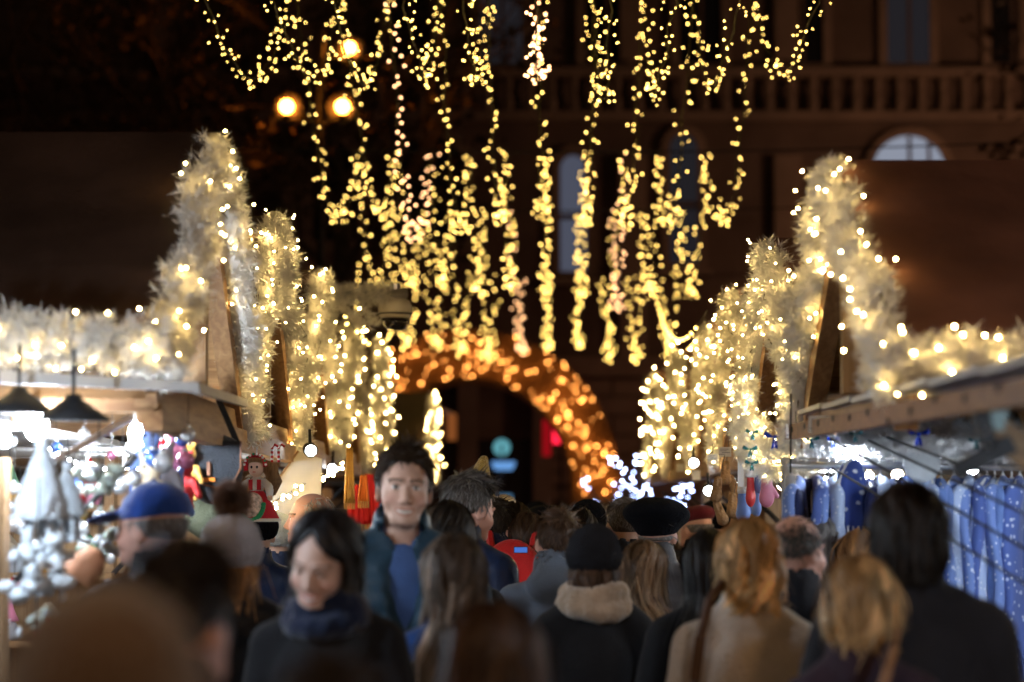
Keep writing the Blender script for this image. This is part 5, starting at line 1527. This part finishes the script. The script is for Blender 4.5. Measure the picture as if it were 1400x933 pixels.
# rack
rail = thing('garment_rack', 'steel garment rack across the nearest right stall', 'rack', at(1070, 636, 9.15))
o = rail.location; xr = at(1470, 640, 9.15).x - o.x
MB().tube([(0,0,0),(xr,0,-.012)], .014, 10).build('rail', M['steel'], rail, True)
MB().tube([(0,.06,.022),(xr,.06,.01)], .008, 8).build('rear_rail', M['steel'], rail, True)
for xx in (0.01, xr): MB().tube([(xx,0,.02),(xx,0,-o.z+.02)], .016, 8).build('post', M['steel'], rail, True)
def print_cloth(name, base, dot, sc):
    m = bpy.data.materials.new(name); m.use_nodes = True; nt = m.node_tree; N = nt.nodes; L = nt.links; p = N['Principled BSDF']
    tc = N.new('ShaderNodeTexCoord'); vo = N.new('ShaderNodeTexVoronoi'); vo.inputs['Scale'].default_value = sc; L.new(tc.outputs['Object'], vo.inputs['Vector'])
    n2 = N.new('ShaderNodeTexNoise'); n2.inputs['Scale'].default_value = sc*1.6; L.new(tc.outputs['Object'], n2.inputs['Vector'])
    ad = N.new('ShaderNodeMath'); ad.operation = 'MULTIPLY_ADD'; ad.inputs[1].default_value = .35; L.new(n2.outputs['Fac'], ad.inputs[0]); L.new(vo.outputs['Distance'], ad.inputs[2])
    cr = N.new('ShaderNodeValToRGB'); cr.color_ramp.elements[0].position = .37; cr.color_ramp.elements[0].color = tuple(dot)+(1,); cr.color_ramp.elements[1].position = .43; cr.color_ramp.elements[1].color = tuple(base)+(1,)
    L.new(ad.outputs[0], cr.inputs['Fac']); L.new(cr.outputs['Color'], p.inputs['Base Color']); p.inputs['Roughness'].default_value = .85; p.inputs['Sheen Weight'].default_value = .2
    return m
blues = [print_cloth('blue_print', (.16,.25,.58), (.66,.72,.86), 40), print_cloth('deep_blue_print', (.07,.12,.38), (.5,.57,.76), 34), cloth('plain_blue', (.15,.24,.54)), print_cloth('light_blue_print', (.40,.50,.74), (.78,.8,.88), 50), cloth('plain_navy', (.015,.02,.07))]
bn = ['blue printed', 'deep blue printed', 'plain blue', 'light blue printed', 'plain navy']
def garment(sd):
    S = SDF(rng_(-.32,.32,.012), rng_(-.06,.06,.008), rng_(-.85,.06,.014))
    for sx in (-1, 1): S.cone((sx*.03,0,-.030), (sx*.175,0,-.085), .020, .024, .02)
    S.cone((0,0,-.10), (0,0,-.3), .09, .11, .03, flat=(1.6,.22,1))
    S.ell((0,0,-.44), (.21,.030,.40), .03)
    for sx in (-1, 1): S.cone((sx*.17,0,-.08), (sx*.235,0,-.58), .045, .032, .02, flat=(1,.62,1))
    S.cut(lambda X, Y, Z: -.76 + .02*np.sin(X*22) - Z)
    v, f = S.mesh(); N = normals(v, f)
    v[:, 1] += .018*np.sin(v[:, 0]*34+sd)*np.clip(-v[:, 2]/.3, 0, 1) + .012*np.sin(v[:, 0]*17+v[:, 2]*9+sd*2)
    return v, f
GM = []
for q in range(3):
    v, f = garment(q*1.7)
    for m in blues:
        pass
    GM.append((v, f))
gme = {}
def put_garment(i, px, mi, gi, rz, drop=0.0, sc=1.0, extra=''):
    p = at(px, 636, 9.15); p.z -= .035 + drop
    t = thing('garment', f"{bn[mi]} garment on a hanger, {extra}", 'garment', p, rz, 'blue garments on the rack'); t.scale = (sc, sc, sc)
    key = (mi, gi)
    if key not in gme: gme[key] = mk('cloth', GM[gi][0], GM[gi][1], blues[mi], t, True).data
    else: link('cloth', gme[key], t)
    if 'h' not in gme:
        b = MB().tube([(-.16,0,-.055),(0,0,-.002),(.16,0,-.055)], .007, 6).tube([(0,0,-.002),(0,0,.03),(.012,0,.055),(.0,0,.068),(-.014,0,.055)], .003, 5)
        gme['h'] = b.build('hanger', M['kerb'], t).data
    else: link('hanger', gme['h'], t)
    if i % 3 == 0:
        if 't' not in gme: gme['t'] = MB().box((.03,-.05,-.10), (.03,.004,.09)).build('tag', M['kerb'], t).data
        else: link('tag', gme['t'], t)
pos = [(1090,0,1.35,'leftmost, over the glaring bulb'),(1102,4,1.2,'second from the left end'),(1118,1,1.5,'third from the left end'),(1133,0,1.35,'fourth from the left end'),(1143,3,1.45,'just left of the hooded sweatshirt'),
       (1188,4,1.5,'just right of the hooded sweatshirt'),(1203,3,1.5,'left of the tall person'),(1222,0,1.45,'behind the tall person, left side'),(1238,2,1.5,'behind the head of the tall person'),(1256,3,1.4,'behind the tall person, right side'),(1272,3,1.45,'under the round mirror'),(1286,2,1.4,'right of the round mirror'),
       (1304,0,1.2,'fanned out first in the right half'),(1316,2,1.1,'fanned out second in the right half'),(1327,3,1.15,'fanned out third in the right half'),(1338,0,1.1,'fanned out fourth in the right half'),(1349,1,1.2,'fanned out fifth in the right half'),(1360,3,1.1,'fanned out sixth in the right half'),(1371,0,1.15,'fanned out seventh in the right half'),(1383,2,1.1,'fanned out eighth in the right half'),(1394,1,1.2,'last before the right picture edge')]
for i, (px, mi, rz, ex) in enumerate(pos): put_garment(i, px, mi, i % 3, rz, .01*(i % 2), 1.0, ex)
# hooded sweatshirt seen from the front
t = thing('hooded_sweatshirt', 'blue hooded sweatshirt with white snow print facing the viewer on the rack', 'sweatshirt', at(1165, 650, 9.05), -.12, 'blue garments on the rack')
S = SDF(rng_(-.2,.2,.009), rng_(-.09,.09,.009), rng_(-.6,.08,.010))
S.ell((0,0,-.05), (.060,.045,.11), .02); S.cone((-.075,0,-.17), (.075,0,-.17), .035, .035, .03); S.ell((0,0,-.36), (.105,.042,.26), .03)
for sx in (-1, 1): S.cone((sx*.085,0,-.18), (sx*.115,-.01,-.50), .036, .03, .02)
S.ell((0,-.055,-.055), (.038,.04,.075), .006, 'sub'); S.cut(lambda X, Y, Z: -.55-Z)
v, f = S.mesh(); N = normals(v, f); v = v + N*(wav(v, 4, 22)*.006)[:, None]
mk('body', v, f, print_cloth('snow_print', (.035,.07,.30), (.75,.78,.85), 24), t, True)
for z in (-.20, -.295):
    for q in range(9): MB().box((-.075+.019*q, -.046, z), (.006,.006,.022)).build('print_mark', white_c, t)
MB().tube([(-.045,-.03,-.10),(-.052,-.028,-.03),(-.02,-.03,.05),(.0,-.03,.062)], .008, 6).build('hood_lining', white_c, t)
MB().tube([(-.14,0,-.15),(0,0,.03),(.14,0,-.15)], .005, 5).tube([(0,0,.03),(0,0,.07)], .003, 5).build('hanger', M['steel'], t)
# round mirror / white disc over the rack
t = thing('round_plate', 'round white plate hanging over the garment rack', 'plate', at(1261, 634, 9.0))
MB().lathe([(.050,.004),(.068,0),(.070,-.006),(.066,-.010)], (0,0,0), 22, Matrix.Rotation(math.pi/2,3,'X')).build('plate', plaster, t, True)
MB().tube([(0,0,.068),(0,.01,.16)], .002, 4).build('cord', M['cable'], t)
# fluffy white garlands below the hatch, with blue bows
run_garland('fluffy_garland', wavy(at(1102,612,9.3), at(1470,588,8.9), 14, .012, 3), 'fluffy white garland stretched under the hatch above the garments', .085, 900, 0, 'tinsel_cold', 41, .045, .004, 16)
run_garland('fluffy_garland', wavy(at(1150,590,8.7), at(1470,605,8.3), 14, .012, 4), 'second fluffy white garland nearer the beam above the garments', .06, 800, 0, 'tinsel_cold', 42, .045, .004, 16)
run_garland('bow_garland', [at(1022,572,9.75), at(1028,605,9.7), at(1050,635,9.6), at(1085,622,9.5), at(1118,612,9.4), at(1150,606,9.3)], 'white tinsel garland with blue bows at the corner of the nearest right stall', .08, 900, 34, 'tinsel_cold', 43, .055, .004, 15, br=.0034)
run_garland('bow_garland', [at(1016,520,9.9), at(1018,560,9.85), at(1022,605,9.8)], 'short hanging white tinsel with tiny warm bulbs left of the bow garland', .06, 800, 26, 'tinsel_cold', 44, .045, .004, 14, br=.0034)
foil = mat('blue_foil', (.02,.06,.55), .22, .2, 30, metal=.5); foil_t = mat('teal_foil', (.10,.38,.45), .25, .2, 30, metal=.5)
for i, (px, py, d, m, s_, lab) in enumerate(((1056,598,9.42,foil,.038,'blue foil bow on the bow garland at the stall corner'),(1255,594,8.2,foil,.034,'blue foil bow on the fluffy garland above the rack'),(1137,603,9.2,foil,.022,'small blue foil bow near the price tags of the beam'),
        (1026,592,9.5,foil_t,.024,'teal foil bow at the top left of the bow garland'),(1024,615,9.5,foil_t,.026,'teal foil bow below the other teal bow'),(1112,602,9.1,foil_t,.026,'pale teal foil bow beside the beam tags'),(1026,634,9.5,foil_t,.024,'lowest teal foil bow on the bow garland'),(1172,594,8.6,foil_t,.024,'teal foil bow under the beam'),(1334,604,8.0,foil_t,.022,'teal foil bow left of the black bracket'))):
    t = hang('foil_bow', lab, 'bow', px, py, d, 'foil bows on the white garlands', G.uniform(-.4,.4))
    for sx in (-1, 1):
        MB().prism([(0,-.02,.0),(sx*s_,-.03,s_*.65),(sx*s_*1.15,-.02,s_*.15),(sx*s_*.75,-.035,-s_*.1)], .008, (0,1,0)).build('loop', m, t)
        MB().prism([(0,-.02,-.002),(sx*s_*.28,-.03,-s_*.5),(sx*s_*.35,-.025,-s_*1.25),(sx*s_*.05,-.025,-s_*1.1)], .005, (0,1,0)).build('tail', m, t)
    MB().ball((0,-.03,0), s_*.22, 7, 5).build('knot', m, t)
# leather slippers, mitts and labels at the second right stall
lea = mat('tan_suede', (.27,.14,.055), .8, .3, 14, .5, 60)
for i, (px, py, d) in enumerate(((980,668,11.3),(1001,690,11.7),(984,700,11.5),(1003,664,12.3),(992,646,12.0))):
    t = hang('suede_slipper', ['tan suede slipper, left one of the hanging bunch','tan suede slipper, right one of the hanging bunch','tan suede slipper lowest in the bunch','tan suede slipper at the top right of the bunch','topmost tan suede slipper of the bunch'][i], 'slipper', px, py, d, 'suede slippers at the second right stall', G.random()*3); t.scale = (.8, .8, .8); t.rotation_euler[1] = G.uniform(-.5, .5)
    S = SDF(rng_(-.06,.06,.006), rng_(-.06,.06,.006), rng_(-.09,.09,.006)); S.cone((0,.01,.05), (0,-.012,-.05), .024, .034, .01); S.ell((0,-.02,-.045), (.034,.03,.035), .01); S.ell((0,-.035,.045), (.022,.03,.04), .006, 'sub')
    v, f = S.mesh(); mk('upper', v, f, lea, t, True); MB().tube([(0,0,.07),(0,0,.2)], .002, 4).build('cord', M['cable'], t)
for i, (px, py, d, c) in enumerate(((1026,668,11.0,0),(1034,682,11.1,3),(1016,690,11.2,3),(1020,650,11.3,6),(1048,668,10.7,4),(1040,650,11.0,3))):
    t = hang('knit_mitten', f"{cn[c]} knitted mitten {['in the middle of','at the right of','at the lower left of','at the upper left of','at the far right of','at the top of'][i]} the hanging mittens", 'mitten', px, py, d, 'mittens at the second right stall', G.random()*3)
    S = SDF(rng_(-.06,.06,.006), rng_(-.04,.04,.006), rng_(-.1,.09,.006)); S.cone((0,0,.06), (0,0,-.04), .024, .032, .01, flat=(1,.6,1)); S.ell((0,0,-.045), (.034,.02,.04), .01); S.cone((.025,0,.0), (.048,0,-.035), .012, .011, .006)
    v, f = S.mesh(); mk('body', v, f, cols[c], t, True); MB().lathe([(.026,.05),(.028,.06),(.026,.085)], (0,0,0), 10).build('cuff', white_c, t, True)
    MB().tube([(0,0,.08),(0,0,.2)], .002, 4).build('cord', M['cable'], t)
for i, (px, py, d, w, h, lab) in enumerate(((974,626,12.0,.05,.036,'left price tag on the dark beam at the second right stall'),(991,618,11.6,.06,.046,'right price tag on the dark beam at the second right stall'),(1022,640,11.0,.09,.17,'white paper label hanging above the orange mitten'),
        (1089,590,9.2,.085,.055,'left white tag at the end of the orange beam'),(1122,580,8.5,.085,.058,'right white tag at the end of the orange beam'),(1028,545,10.3,.04,.17,'tall white slat sign before the second right gable'),(930,640,16.5,.05,.05,'small white tag on the fourth right stall'),(952,650,15.0,.05,.06,'grey white tag on the third right stall'))):
    t = hang('price_tag', lab, 'price tag', px, py, d, TAGS, .1*G.gauss(0,1)); 
    MB().box((0,0,0), (w,.006,h)).build('card', M['kerb'], t)
    MB().tube([(0,.006,h/2-.004),(0,.012,h/2+.05)], .002, 4).build('string', M['cable'], t)
    if i in (0, 1, 3, 4):
        for q in range(4): MB().box((-w*.05+.004*q*(-1)**q, -.0042, h*.28-h*.18*q), (w*.66-.008*(q % 2), .001, h*.05)).build('print_line', felt_grey, t)
